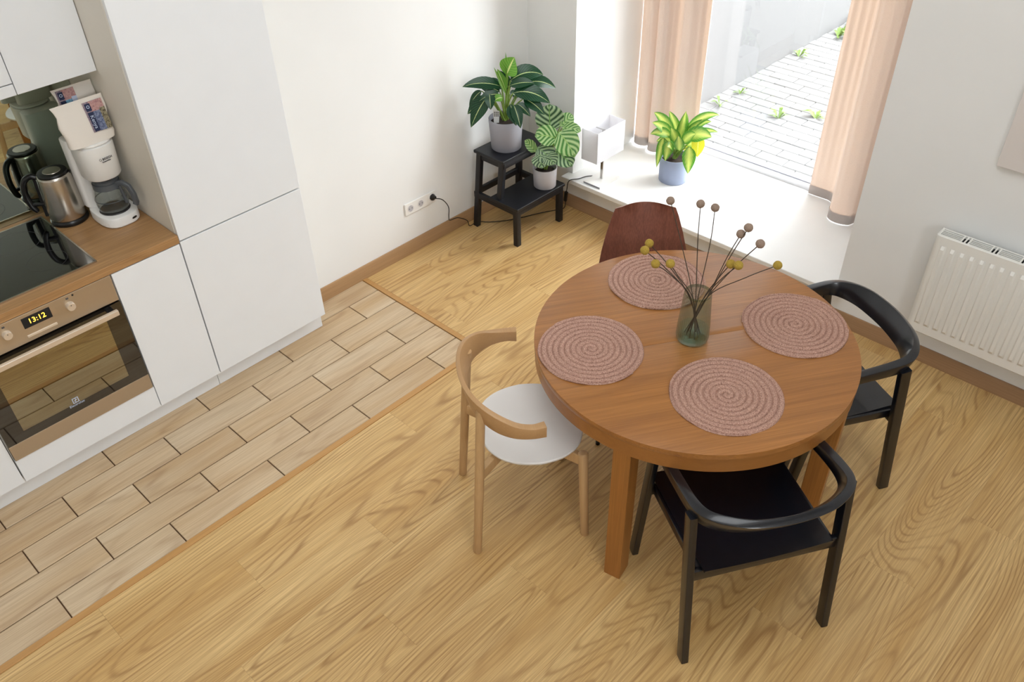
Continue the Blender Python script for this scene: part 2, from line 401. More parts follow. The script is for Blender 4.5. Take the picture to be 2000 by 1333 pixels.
def basis(o, x, y):
    x = Vector(x).normalized(); z = x.cross(Vector(y)).normalized(); y = z.cross(x)
    return Matrix(((x.x, y.x, z.x, o[0]), (x.y, y.y, z.y, o[1]), (x.z, y.z, z.z, o[2]), (0, 0, 0, 1)))

# ================================================================== THE ROOM
XR, YN, ZT = 5.5, -6.6, 4.6          # far sides of the double-height room, behind the camera
XK = -.378                           # kitchen niche back wall (mirror face)
W1, W2, ZS, ZL, YW = .3523, 2.0511, .217, 2.55, .90
fl = struct(box('floor', XK-.02, XR, YN, .02, -.05, -.008, 'grout'))
# wood-look tiles, 15 x 45 cm, half-bond
rows = [-.158, -.0055, .147, .2995, .452, .6045, .757, .892]
tile_cache = {}
for i in range(len(rows)-1):
    x0, x1 = rows[i]+.0025, rows[i+1]-.0025
    off = -1.566 if i in (2, 4, 6) else -1.80
    ends = [-1.3660]+[e for e in (off-.4595*k for k in range(-2, 12)) if -6.5 < e < -1.372]
    for a, b_ in zip(ends[:-1], ends[1:]):
        y1, y0 = a-.0025, b_+.0025
        key = (round(x1-x0, 4), round(y1-y0, 4))
        if key not in tile_cache: tile_cache[key] = boxmesh('tile', -key[0]/2, key[0]/2, -key[1]/2, key[1]/2, -.008, 0, .0015, 1)
        o = link('tile', tile_cache[key], 'tile_wood'); o.location = ((x0+x1)/2, (y0+y1)/2, 0); o.parent = fl
# laminate planks
pc = {}
def plank(x0, x1, y0, y1):
    if y1-y0 < .01 or x1-x0 < .01: return
    key = (round(x1-x0, 4), round(y1-y0, 4))
    if key not in pc: pc[key] = boxmesh('plank', -key[0]/2+.0001, key[0]/2-.0001, -key[1]/2+.0001, key[1]/2-.0001, -.008, 0, .0004, 1)
    o = link('plank', pc[key], 'laminate'); o.location = ((x0+x1)/2, (y0+y1)/2, 0); o.parent = fl
PW, PL = .193, 1.38
offs = [0, .46, .92, .23, .69, 1.15]
for k in range(-5, 24):
    x0 = .922+PW*k; x1 = x0+PW
    ylim = -1.335 if x1 < .93 else YN
    x0 = max(x0, 0.0); x1 = min(x1, XR)
    if x1 <= x0+.01: continue
    y = -3.322+offs[k % 6]-PL*4
    while y < 0:
        plank(x0, x1, max(y, ylim), min(y+PL, 0.0)); y += PL
struct(box('trim_1', .892, .922, YN, -1.338, -.006, .004, 'strip_wood', bev=.002))
struct(box('trim_2', .012, .892, -1.367, -1.338, -.006, .004, 'skirting_x', bev=.002)).data.materials[0] = MATS['strip_wood']
# walls
struct(boxes('wall_left', [(-.45, 0, -1.745, .02, 0, ZT)], 'wall'))
struct(boxes('wall_kitchen', [(XK-.3, XK-.006, YN, -1.745, 0, ZT)], 'wall'))
struct(boxes('wall_back', [(-.45, W1, 0, YW, 0, ZT), (W2, XR+.3, 0, YW, 0, ZT), (W1, W2, 0, YW, 0, ZS-.03), (W1, W2, 0, YW, ZL, ZT)], 'wall'))
struct(boxes('wall_right', [(XR, XR+.3, YN, -4.7, 0, ZT), (XR, XR+.3, -3.3, 0, 0, ZT), (XR, XR+.3, -4.7, -3.3, 0, 2.0), (XR, XR+.3, -4.7, -3.3, 3.0, ZT)], 'wall'))
struct(boxes('wall_front', [(XK-.3, XR+.3, YN-.3, YN, 0, ZT)], 'wall'))
struct(box('ceiling', XK-.3, XR+.3, YN-.3, YW, ZT, ZT+.2, 'ceiling'))
# skirting boards
def skirt(name, p0, p1, mat):
    d = (Vector(p1)-Vector(p0)).normalized(); sec = [(0, 0), (.018, 0), (.018, .012), (.014, .02), (.012, .066), (.006, .076), (0, .076)]
    return struct(sweep(name, [p0, p1], [sec, sec], mat, smooth=30))
skirt('baseboard_left', (0, -1.745, 0), (0, 0, 0), 'skirting')
skirt('baseboard_back', (0, 0, 0), (XR, 0, 0), 'skirting_x')
# window: deep sill board, frame, pane
struct(box('window_sill', W1-.034, W2+.045, -.068, .735, ZS-.028, ZS, 'sill', bev=.004))
wf = struct(boxes('window_1', [(W1, W2, .735, .80, ZS-.03, ZS+.04), (W1, W2, .735, .80, ZL-.06, ZL), (W1, W1+.05, .735, .80, ZS, ZL), (W2-.05, W2, .735, .80, ZS, ZL)], 'frame_white', bev=.003))
box('window_pane', W1+.05, W2-.05, .764, .768, ZS+.04, ZL-.06, 'window_glass', wf)
box('window_bead', W1+.05, W2-.05, .738, .762, ZS+.04, ZS+.046, 'pot_grey', wf, bev=.002)
# ------------------------------------------------------------------ outside
ZG = .10
og = struct(box('ground', -1.2, 4.5, YW, 9, ZG-.2, ZG-.012, 'paver_joint'))
pm = boxmesh('paver', -.0985, .0985, -.0485, .0485, -.012, 0, .004, 1)
cnt = 0
for j in range(40):
    for i in range(9):
        x = .331+.2*i-(.1 if j % 2 else 0); y = 1.06+.1*j
        if x < .2 or x > .55+.42*(y-.6)+1.0 or cnt >= 290: continue
        o = link('paver', pm, 'paver'); o.location = (x, y, ZG+random.uniform(-.0025, .0015)); o.rotation_euler = (0, 0, random.uniform(-.012, .012)); o.parent = og; cnt += 1
struct(boxes('wall_outside', [(-.4, .232, YW, 9, ZG-.1, 4.6)], 'plaster_out'))
def weed(x, y, n, h, label):
    t = thing('weed', label, 'weed', (x, y, ZG), group='weeds between the pavers outside')
    vs, fs = [], []
    for k in range(n):
        a = random.uniform(0, 2*PI); l = h*random.uniform(.6, 1.2); w = l*.13; d = Vector((math.cos(a), math.sin(a), 0)); s = Vector((-d.y, d.x, 0)); z = l*random.uniform(.25, .8)
        b0 = len(vs); vs += [Vector((0, 0, -.004)), d*l*.5+s*w+Vector((0, 0, z*.8)), d*l*.5-s*w+Vector((0, 0, z*.8)), d*l+Vector((0, 0, z*.7))]
        fs += [(b0, b0+1, b0+3, b0+2)]
    mesh('leaf_tuft', vs, fs, 'weed', t)
n_out = Vector((0, 0, 1))
for u, v, n, h, lb in ((1520, 232, 9, .09, 'small weed growing in the middle of the bright paving outside'), (1592, 232, 9, .09, 'small weed in the paving outside close to the right curtain'),
                       (1405, 205, 8, .07, 'low weed at the wall foot outside just above the lime plant'), (1445, 184, 8, .06, 'reddish low weed second along the wall foot outside'),
                       (1538, 105, 9, .09, 'weed midway along the foot of the outside wall'), (1612, 66, 16, .13, 'bright green clump at the far foot of the outside wall'), (1646, 43, 16, .14, 'farthest leafy clump at the outside wall foot by the curtain')):
    p = on_plane(u, v, Vector((0, 0, ZG)), n_out); weed(max(p.x, .262+h*.6), p.y, n, h, lb)

# ================================================================== KITCHEN
YA = -1.756; XF = .2276; ZC = .848
kt = 'built-in kitchen units'
# fridge column
t = thing('fridge_cabinet', 'tall white built-in fridge column with two flat doors', 'fridge', (0, -2.05, 0), world=True)
boxes('body', [(XK, XF-.022, YA-.6, YA-.584, .0995, 2.42), (XK, XF-.022, YA-.016, YA, .0995, 2.42), (XK, XF-.03, YA-.584, YA-.016, .0995, 2.40), (XK+.02, .13, YA-.59, YA-.55, 0, .0995), (XK+.02, .13, YA-.05, YA-.01, 0, .0995)], 'carcass', t)
box('lower_door', XF-.020, XF, YA-.598, YA-.002, .100, .8110, 'lacquer', t, bev=.0015)
box('upper_door', XF-.020, XF, YA-.598, YA-.002, .8175, 2.40, 'lacquer', t, bev=.0015)
# narrow base cabinet
def basecab(name, label, y0, y1, z1=.806):
    t = thing(name, label, 'cabinet', (0, (y0+y1)/2, .0), group=kt, world=True)
    box('body', XK+.01, XF-.023, y0+.001, y1-.001, .1, .808, 'carcass', t)
    box('door', XF-.020, XF, y0+.0015, y1-.0015, .100, z1, 'lacquer', t, bev=.0015)
    return t
basecab('base_cabinet', 'narrow white base cabinet between the oven and the fridge column', YA-.9, YA-.602)
basecab('base_cabinet', 'white base cabinet at the left edge beside the oven', YA-2.1, YA-1.502)
# oven housing
t = thing('oven_housing', 'white housing with a low flat drawer front under the oven', 'cabinet', (0, YA-1.2, 0), group=kt, world=True)
boxes('body', [(XK+.01, XF-.023, YA-1.499, YA-1.483, .1, .808), (XK+.01, XF-.023, YA-.917, YA-.901, .1, .808), (XK+.01, XF-.023, YA-1.483, YA-.917, .1, .212)], 'carcass', t)
box('drawer_front', XF-.020, XF, YA-1.4985, YA-.9015, .100, .2175, 'lacquer', t, bev=.0015)
# oven
y0, y1 = YA-1.496, YA-.905
t = thing('oven', 'built-in stainless oven with dark glass door under the hob', 'oven', (0, YA-1.2, .22), world=True)
box('control_panel', XF-.03, XF+.002, y0, y1, .690, .8085, 'steel_warm', t, bev=.002)
bd = boxes('cavity', [(-.30, XF-.02, y0+.03, y0+.04, .23, .68), (-.30, XF-.02, y1-.04, y1-.03, .23, .68), (-.30, -.29, y0+.04, y1-.04, .23, .68), (-.29, XF-.02, y0+.04, y1-.04, .23, .24), (-.29, XF-.02, y0+.04, y1-.04, .67, .68)], 'oven_black', t)
for z in (.36, .50):
    rk = tube('oven_rack', [(XF-.06, y0+.045, z), (XF-.06, y1-.045, z)], .003, 'chrome', t, 6)
    for k in range(14):
        yy = y0+.07+k*.034; tube('rack_wire', [(XF-.06, yy, z), (-.25, yy, z)], .0015, 'chrome', rk, 4)
dr = boxes('door', [(XF-.018, XF+.004, y0, y0+.075, .295, .684), (XF-.018, XF+.004, y1-.075, y1, .295, .684), (XF-.018, XF+.004, y0+.075, y1-.075, .295, .335), (XF-.018, XF+.004, y0+.075, y1-.075, .64, .684)], 'oven_black', t)
box('door_glass', XF-.002, XF+.0036, y0+.075, y1-.075, .335, .64, 'oven_glass', dr)
box('door_sill', XF-.018, XF+.005, y0, y1, .2205, .295, 'steel_warm', dr, bev=.0015)
hb = box('handle', XF+.030, XF+.046, y0+.03, y1-.03, .652, .676, 'steel_light', dr, bev=.003)
for yy in (y0+.05, y1-.05): box('handle_post', XF+.002, XF+.032, yy-.012, yy+.012, .656, .672, 'black_plastic', dr, bev=.002)
for yy in (-2.838, -3.077):
    kn = lathe('knob', [(.0175, 0), (.0175, .004), (.0165, .006), (.0165, .016), (.015, .018), (.0, .018)], 24, 'steel_light', t)
    kn.data.transform(Matrix.Translation((XF+.002, yy, .760)) @ Matrix.Rotation(PI/2, 4, 'Y'))
    kd = lathe('knob_mark', [(.002, 0), (.002, .0006), (0, .0006)], 8, 'grey_print', kn); kd.data.transform(Matrix.Translation((XF+.0202, yy, .768)) @ Matrix.Rotation(PI/2, 4, 'Y'))
    box('knob_symbol', XF+.0016, XF+.0028, yy-.005, yy+.005, .789, .796, 'grey_print', t)
kd = lathe('indicator_light', [(.004, 0), (.004, .001), (0, .001)], 10, 'dark_gap', t); kd.data.transform(Matrix.Translation((XF+.002, -2.815, .797)) @ Matrix.Rotation(PI/2, 4, 'Y'))
ds = box('display', XF+.001, XF+.003, -3.014, -2.908, .748, .793, 'dark_gap', t)
text('clock_digits', '13:12', .03, 'clock_digits', ds, basis((XF+.0034, -2.961, .771), (0, 1, 0), (0, 0, 1)))
box('touch_bar', XF+.001, XF+.006, -3.017, -2.904, .7085, .7195, 'steel_light', t, bev=.002)
text('oven_lettering', 'Electrolux', .015, 'print_light', dr, basis((XF+.0046, -2.962, .331), (0, 1, 0), (0, 0, 1)))
lg = basis((XF+.0046, -2.962, .352), (0, 1, 0), (0, 0, 1))
def flat(name, polys, mat, parent, mtx, th=.0004):
    vs, fs = [], []
    for P in polys:
        b0 = len(vs); n = len(P); vs += [mtx @ Vector((x, y, 0)) for x, y in P]+[mtx @ Vector((x, y, th)) for x, y in P]
        fs += [tuple(b0+i for i in range(n))[::-1], tuple(b0+n+i for i in range(n))]+[(b0+i, b0+(i+1) % n, b0+n+(i+1) % n, b0+n+i) for i in range(n)]
    return mesh(name, vs, fs, mat, parent)
e = .0125
flat('oven_emblem', [[(-e, -e), (e, -e), (e, -e+.003), (-e, -e+.003)], [(-e, e-.003), (e, e-.003), (e, e), (-e, e)], [(-e, -e+.003), (-e+.003, -e+.003), (-e+.003, e-.003), (-e, e-.003)], [(e-.003, -e+.003), (e, -e+.003), (e, e-.003), (e-.003, e-.003)],
     [(-.0005, -.0095), (.0005, -.0095), (.0005, .0095), (-.0005, .0095)], [(-.0072, 0), (-.0005, -.0085), (-.0005, 0)], [(.0005, .0085), (.0072, 0), (.0005, 0)]], 'print_light', dr, lg)
# plinth boards
tag(box('plinth_board', .150, .1785, YA-.600, YA-.002, .0, .0985, 'lacquer', bev=.001), 'white plinth board under the tall fridge column', 'plinth', 'plinth boards')
tag(box('plinth_board', .150, .1785, YA-2.1, YA-.602, .0, .0985, 'lacquer', bev=.001), 'long white plinth board under the oven and base cabinets', 'plinth', 'plinth boards')
# worktop and hob
wt = tag(boxes('worktop', [(XK, XF+.004, YA-2.1, YA-.6015, .811, ZC)], 'worktop', bev=.002), 'wood-look worktop over the oven and base cabinets', 'worktop')
hx0, hx1, hy1 = -.337, .171, -2.669; hy0 = hy1-.585
t = thing('hob', 'black glass ceramic hob with a thin steel rim set in the worktop', 'hob', (0, (hy0+hy1)/2, ZC), world=True)
box('glass_plate', hx0+.006, hx1-.006, hy0+.006, hy1-.006, ZC+.0005, ZC+.0055, 'ceramic_glass', t)
boxes('rim', [(hx0, hx1, hy0, hy0+.006, ZC+.0003, ZC+.007), (hx0, hx1, hy1-.006, hy1, ZC+.0003, ZC+.007), (hx0, hx0+.006, hy0+.006, hy1-.006, ZC+.0003, ZC+.007), (hx1-.006, hx1, hy0+.006, hy1-.006, ZC+.0003, ZC+.007)], 'brushed', t)
for cx, cy, r in ((.02, -2.80, .075), (-.20, -2.83, .09), (.02, -3.10, .09), (-.2, -3.1, .075)):
    lathe('cooking_zone', [(r-.0012, 0), (r, 0), (r, .0003), (r-.0012, .0003), (r-.0012, 0)], 48, 'hob_mark', t, (cx, cy, ZC+.0055))
# mirror splashback
tag(box('splashback', XK-.005, XK, YA-2.1, YA-.6015, ZC+.0005, 1.52, 'mirror_green'), 'greenish mirror glass splashback behind the worktop', 'splashback')
# wall cabinets
xu = -.033
t = thing('wall_cabinet', 'white wall cabinet with one flat door above the coffee maker', 'cabinet', (-.2, YA-.75, 1.47), group='wall cabinets', world=True)
box('body', XK-.004, xu-.021, YA-.899, YA-.6015, 1.474, 2.42, 'carcass', t)
box('door', xu-.019, xu, YA-.8985, YA-.603, 1.470, 2.42, 'lacquer', t, bev=.0015)
t = thing('wall_cabinet', 'white wall cabinet over the hob with a flat extractor strip below', 'cabinet', (-.2, YA-1.2, 1.47), group='wall cabinets', world=True)
box('body', XK-.004, xu-.021, YA-1.499, YA-.901, 1.474, 2.42, 'carcass', t)
box('door', xu-.019, xu, YA-1.4985, YA-.9015, 1.514, 2.42, 'lacquer', t, bev=.0015)
box('extractor_strip', xu-.019, xu, YA-1.4985, YA-.9015, 1.470, 1.510, 'lacquer', t, bev=.0015)
# ------------------------------------------------------------------ kettle
t = thing('kettle', 'brushed steel electric kettle with black handle beside the coffee maker', 'kettle', (-.232, -2.592, ZC))
lathe('base', [(.074, .0005), (.076, .004), (.076, .014), (.072, .022), (0, .022)], 40, 'black_plastic', t)
lathe('body', [(.0, .0225), (.070, .0225), (.0725, .027), (.0722, .06), (.0710, .12), (.0680, .18), (.0660, .205), (.0650, .211), (.062, .214), (0, .214)], 48, 'brushed', t)
ld = lathe('lid', [(.0, .2142), (.058, .2142), (.059, .219), (.056, .224), (.036, .2255), (0, .2255)], 40, 'black_plastic', t)
lathe('lid_disc', [(.0, .2256), (.035, .2256), (.034, .2272), (0, .2275)], 32, 'brushed', ld)
hd = Vector((-.50, -.866, 0))
tube('handle', catmull([hd*.062+Vector((0, 0, .203)), hd*.088+Vector((0, 0, .212)), hd*.117+Vector((0, 0, .190)), hd*.128+Vector((0, 0, .14)), hd*.122+Vector((0, 0, .085)), hd*.108+Vector((0, 0, .055))], 5), [.012]*4+[.0125]*18+[.0125, .012, .011, .008], 'black_plastic', t, 10)
beam('handle_strip', hd*.0755+Vector((0, 0, .03)), hd*.068+Vector((0, 0, .205)), .012, .006, 'black_plastic', t, up=(-.866, .5, 0))
beam('handle_link', hd*.072+Vector((0, 0, .085)), hd*.120+Vector((0, 0, .090)), .008, .007, 'black_plastic', t, up=(0, 0, 1))
sp = -hd
mesh('spout', [sp*.050+Vector((-.02, .012, .17)), sp*.050+Vector((.02, -.012, .17)), sp*.071+Vector((0, 0, .217)), sp*.048+Vector((-.022, .013, .212)), sp*.048+Vector((.022, -.013, .212))], [(0, 1, 2), (0, 2, 3), (1, 4, 2), (3, 2, 4), (0, 3, 4, 1)], 'black_plastic', t)
# ------------------------------------------------------------------ coffee maker
cx, cy = -.105, -2.452
t = thing('coffee_maker', 'white drip coffee maker with glass carafe next to the fridge column', 'coffee maker', (cx, cy, ZC))
def sup(ax, ay, n=40, p=3., ox=0, oy=0):
    o = []
    for k in range(n):
        a = 2*PI*k/n; c_, s_ = math.cos(a), math.sin(a)
        o.append((ox+ax*abs(c_)**(2/p)*math.copysign(1, c_), oy+ay*abs(s_)**(2/p)*math.copysign(1, s_)))
    return o
slab('base', sup(.112, .080, 48, 2.8), .0005, .046, 'white_plastic', t, .006)
slab('column', sup(.040, .077, 40, 4, -.085, 0), .046, .350, 'white_plastic', t, .006)
def loft(name, rows_, mat, parent):
    n = len(rows_[0][0]); vs = [(x, y, z) for o, z in rows_ for x, y in o]; fs = []
    for j in range(len(rows_)-1):
        for i in range(n): k = (i+1) % n; fs.append((j*n+i, j*n+k, (j+1)*n+k, (j+1)*n+i))
    fs += [tuple(range(n))[::-1], tuple((len(rows_)-1)*n+i for i in range(n))]
    return mesh(name, vs, fs, mat, parent, autos=40)
loft('filter_housing', [(sup(.076, .066, 48, 2.4, .012), .206), (sup(.083, .072, 48, 2.4, .012), .214), (sup(.088, .077, 48, 2.4, .012), .335), (sup(.087, .076, 48, 2.4, .012), .347), (sup(.080, .070, 48, 2.4, .012), .350)], 'white_plastic', t)
slab('lid', sup(.084, .074, 48, 2.4, .010), .3505, .362, 'white_plastic', t, .005)
lathe('hotplate', [(.06, 0), (.062, .002), (.060, .005), (0, .005)], 40, 'hotplate', t, (.022, 0, .0462))
cf = lathe('carafe', [(0, 0), (.052, 0), (.060, .006), (.064, .03), (.063, .06), (.052, .105), (.047, .118), (.0455, .118), (.050, .104), (.061, .06), (.062, .03), (.058, .008), (0, .003)], 48, 'carafe_glass', t, (.022, 0, .0515))
lathe('carafe_collar', [(.0475, .100), (.055, .100), (.0535, .124), (.0475, .124), (.0475, .100)], 40, 'carafe_grey', cf, (.022, 0, .0515))
lathe('carafe_lid', [(0, .1245), (.050, .1245), (.050, .134), (.044, .140), (0, .141)], 40, 'carafe_grey', cf, (.022, 0, .0515))
lathe('carafe_band', [(.0632, .050), (.0642, .050), (.0642, .053), (.0632, .053), (.0632, .050)], 40, 'carafe_grey', cf, (.022, 0, .0515))
hv = Vector((.86, .51, 0)); c0 = Vector((.022, 0, .0515))
sweep('carafe_handle', [c0+hv*.050+Vector((0, 0, .118)), c0+hv*.075+Vector((0, 0, .124)), c0+hv*.100+Vector((0, 0, .110)), c0+hv*.112+Vector((0, 0, .075)), c0+hv*.113+Vector((0, 0, .040)), c0+hv*.108+Vector((0, 0, .028))],
      [rrect(.011, .008, .004)]*6, 'carafe_grey', cf, up=(-.51, .86, 0))
beam('carafe_rib', c0+hv*.058+Vector((0, 0, .112)), c0+hv*.068+Vector((0, 0, .030)), .006, .004, 'carafe_grey', cf, up=(-.51, .86, 0), r=.002)
sw = slab('switch', sup(.0045, .012, 24, 2.2), 0, .002, 'black_plastic', t, .0008); sw.data.transform(Matrix.Translation((.1085, .034, .024)) @ Matrix.Rotation(.30, 4, 'Z') @ Matrix.Rotation(PI/2, 4, 'Y'))
mk = basis((.1003, .002, .285), (0.0, 1, 0), (0, 0, 1))
text('lettering', 'BOSCH', .0125, 'grey_print', t, basis((.1002, .012, .300), (-.10, 1, 0), (0.03, 0, 1)), .0012)
text('small_lettering', 'CompactClass', .0062, 'grey_print', t, basis((.0998, .006, .289), (-.10, 1, 0), (0.03, 0, 1)), .0012)
em = lathe('emblem', [(.0038, 0), (.0048, 0), (.0048, .001), (.0038, .001), (.0038, 0)], 20, 'grey_print', t); em.data.transform(basis((.1002, -.016, .300), (0.06, 1, 0), (0.03, 0, 1)))
# coffee bags standing on the coffee maker
def bag(label, loc, w, h, dep, lean, lab, rz=0):
    t = thing('coffee_bag', label, 'coffee bag', loc, rz, group='coffee bags on the coffee maker')
    rows_ = []; n = 9
    for j in range(n):
        z = h*j/(n-1); k = j/(n-1); d = dep*(1-k**1.3)+.0015; ww = w*(.90+.10*k)+.003*math.sin(j*1.7); xx = -lean*k
        o = []
        for a, b_ in sup(d/2, ww/2, 28, 3.2): o.append((a+xx, b_+.004*math.sin(j*1.3)))
        rows_.append((o, z))
    bo = loft('pouch', rows_, 'paper', t)
    def pt(y, z):
        k = z/h; d = dep*(1-k**1.3)+.0015; return Vector((-lean*k+d/2+.0016, y, z))
    def patch(name, y0, y1, z0, z1, mat, dx=0):
        n_ = 5; vs, fs = [], []
        for side in (0, .0005):
            for j in range(n_):
                for i in (0, 1): p = pt(y0 if i == 0 else y1, z0+(z1-z0)*j/(n_-1)); vs.append((p.x+dx+side, p.y, p.z))
        for j in range(n_-1): a = 2*j; fs += [(a, a+1, a+3, a+2), (a+2*n_, a+2*n_+2, a+2*n_+3, a+2*n_+1)]
        return mesh(name, vs, fs, mat, bo)
    yl, yr, zb, zt, txt, mats = lab
    dz, dy = zt-zb, yr-yl
    patch('label_print', yl, yr, zb, zt, mats[0])
    patch('label_print', yl+dy*.30, yr, zb+dz*.66, zt, mats[1], .0008)
    patch('label_print', yl+dy*.36, yl+dy*.72, zb+dz*.0, zb+dz*.66, mats[2], .0009)
    patch('label_print', yl+dy*.72, yr, zb+dz*.0, zb+dz*.72, mats[3], .0010)
    patch('label_print', yl+dy*.08, yl+dy*.36, zb+dz*.70, zt-dz*.05, 'navy', .0012)
    patch('label_print', yl+dy*.08, yl+dy*.36, zb+dz*.02, zb+dz*.66, 'navy', .0012)
    p = pt(yl+dy*.22, zb+dz*.34); q = pt(0, zb)-pt(0, zb+dz*.6)
    text('label_lettering', txt, dy*.27, 'print_light', bo, basis((p.x+.0028, p.y, p.z), q, (0, 1, 0)))
    e = lathe('label_emblem', [(.004, 0), (.006, 0), (.006, .0006), (.004, .0006), (.004, 0)], 16, 'print_light', bo); p = pt(yl+dy*.22, zb+dz*.84); e.data.transform(basis((p.x+.0018, p.y, p.z), (0, 1, 0), pt(0, zt)-pt(0, zb)))
    return t
bag('cream coffee bag with a navy picture label, front one on the coffee maker', (-.052, -2.459, ZC+.3623), .200, .165, .060, .012, (.012, .088, .040, .150, 'Kenya', ('print_mauve', 'print_pink', 'print_blue', 'print_olive')))
bag('second coffee bag standing behind the front bag, label at its left', (-.122, -2.438, ZC+.3623), .155, .205, .060, .0, (-.068, .002, .085, .198, 'Brasil', ('print_mauve', 'print_pink', 'print_sky', 'print_light')))

# ================================================================== DINING TABLE
TX, TY, TH, TR = 2.092, -1.397, .74, .572
ja = math.radians(56.5)
t = thing('dining_table', 'round oak dining table with a centre joint and four square legs', 'table', (TX, TY, 0), ja)
for s in (1, -1):
    out_ = [(TR*math.cos(a), s*(TR*math.sin(a))) for a in [PI*k/60 for k in range(61)]]
    out_ = [(x, y+s*.0003) for x, y in out_]
    slab('tabletop_half', out_, TH-.022, TH, 'oak_top', t, .0007)
    vs, fs = [], []; n = 60
    for r in (TR-.0025, TR-.026):
        for z in (TH-.0225, TH-.078):
            for k in range(n+1): a = PI*k/n; vs.append((r*math.cos(a), s*(r*math.sin(a)+.0008), z))
    m_ = n+1
    for k in range(n):
        fs += [(k, k+1, m_+k+1, m_+k), (2*m_+k, 3*m_+k, 3*m_+k+1, 2*m_+k+1), (m_+k, m_+k+1, 3*m_+k+1, 3*m_+k), (k, 2*m_+k, 2*m_+k+1, k+1)]
    fs += [(0, m_, 3*m_, 2*m_), (n, 2*m_+n, 3*m_+n, m_+n)]
    mesh('apron', vs, fs, 'oak_rim', t, autos=40)
for q in (45, 135, 225, 315):
    a = math.radians(q); lg = boxmesh('leg', TR-.080, TR-.006, -.032, .032, 0, TH-.0225, .002, 1)
    lg.transform(Matrix.Rotation(a, 4, 'Z')); link('leg', lg, 'oak_leg', t)
# placemats: one spiral braid each
vs, fs = [], []; seg = 120; pitch = .0205; RM = .188
prof_ = [(0, .0004), (.09, .0045), (.18, .0072), (.32, .0084), (.5, .0088), (.68, .0084), (.82, .0072), (.91, .0045)]; sub = len(prof_); turns = 10; nr = turns*sub
for j in range(nr+1):
    for i in range(seg+1):
        a = 2*PI*i/seg; f_, z = prof_[j % sub]
        r = pitch*(j//sub+f_+i/seg-1.0); z = z if r > .004 else .0062
        wob = 1+.004*math.sin(3*a+1)+.003*math.sin(7*a+r*90)
        if r > RM: r = RM; z = .0008
        r = max(r, .0)*wob
        vs.append((r*math.cos(a), r*math.sin(a), z))
for j in range(nr):
    for i in range(seg): k = i+1; fs.append((j*(seg+1)+i, j*(seg+1)+k, (j+1)*(seg+1)+k, (j+1)*(seg+1)+i))
pmat = mesh('placemat', vs, fs, 'mat_straw', None, True)
g = 'round woven placemats'
for i, (px, py, lb) in enumerate(((1154, 682, 'round woven pink placemat nearest the pale wooden chair'), (1282, 548, 'round woven pink placemat in front of the brown plywood chair, behind the vase'), (1552, 634, 'round woven pink placemat in front of the black chair by the radiator'), (1419, 772, 'round woven pink placemat nearest the viewer, before the front black armchair'))):
    o = pmat if i == 0 else pmat.copy()
    if i: COL.objects.link(o)
    p = on_plane(px, py, Vector((0, 0, TH+.004)), Vector((0, 0, 1))); o.location = (p.x, p.y, TH+.0004); o.rotation_euler = (0, 0, i*1.9); tag(o, lb, 'placemat', g)
# vase
VX, VY, VH = 2.088, -1.402, .205
v = thing('vase', 'ribbed green glass vase holding dried flowers at the table centre', 'vase', (VX, VY, TH))
ribf = lambda a: .020*math.cos(20*a)**2
lathe('glass_body', [(0, .0006), (.050, .0006), (.056, .006), (.058, .02), (.0565, .06), (.050, .15), (.0465, VH-.004), (.0455, VH), (.0445, VH-.004), (.0440, VH-.012)], 240, 'vase_glass', v, rib=ribf, smooth=60)
lathe('water', [(0, .0135), (.050, .0135), (.0535, .024), (.0528, .05), (0, .05)], 48, 'water', v)
# dried flowers
nv = Vector((CAM.x-VX, CAM.y-VY, 0)).normalized(); V0 = Vector((VX, VY, TH+.014))
fl_ = [(604, 90, 'grey', 'dried ball flower overlapping the right top of the brown chair back'), (842, 115, 'grey', 'tall backlit ball flower, left of the upright pair'), (957, 145, 'grey', 'tall backlit ball flower, right of the upright pair'), (1220, 303, 'grey', 'upper ball flower of the touching pair at right'),
       (1160, 352, 'grey', 'lower ball flower of the touching pair at right'), (1313, 430, 'grey', 'ball flower on a curved stem above the table\'s right rear edge'), (437, 427, 'yellow', 'upper yellow ball flower in front of the brown chair back'), (402, 482, 'yellow', 'leftmost yellow ball flower, at the foot of the brown chair back'),
       (486, 588, 'yellow', 'yellow ball flower over the left part of the rear placemat'), (603, 587, 'yellow', 'yellow ball flower over the middle of the rear placemat'), (1079, 590, 'yellow', 'left yellow ball of the low pair right of the vase'), (1141, 600, 'yellow', 'right darker yellow ball of the low pair right of the vase'), (1450, 600, 'yellow', 'rightmost yellow ball flower on a long slanting stem')]
ico = bmesh.new(); bmesh.ops.create_icosphere(ico, subdivisions=3, radius=.0148)
for q in ico.verts: q.co *= 1+random.uniform(-.03, .03)
icom = {}
for k in ('grey', 'yellow'):  # grey kind: backlit look put into the head colour
    icom[k] = bpy.data.meshes.new('head'); ico.to_mesh(icom[k])
    for p in icom[k].polygons: p.use_smooth = True
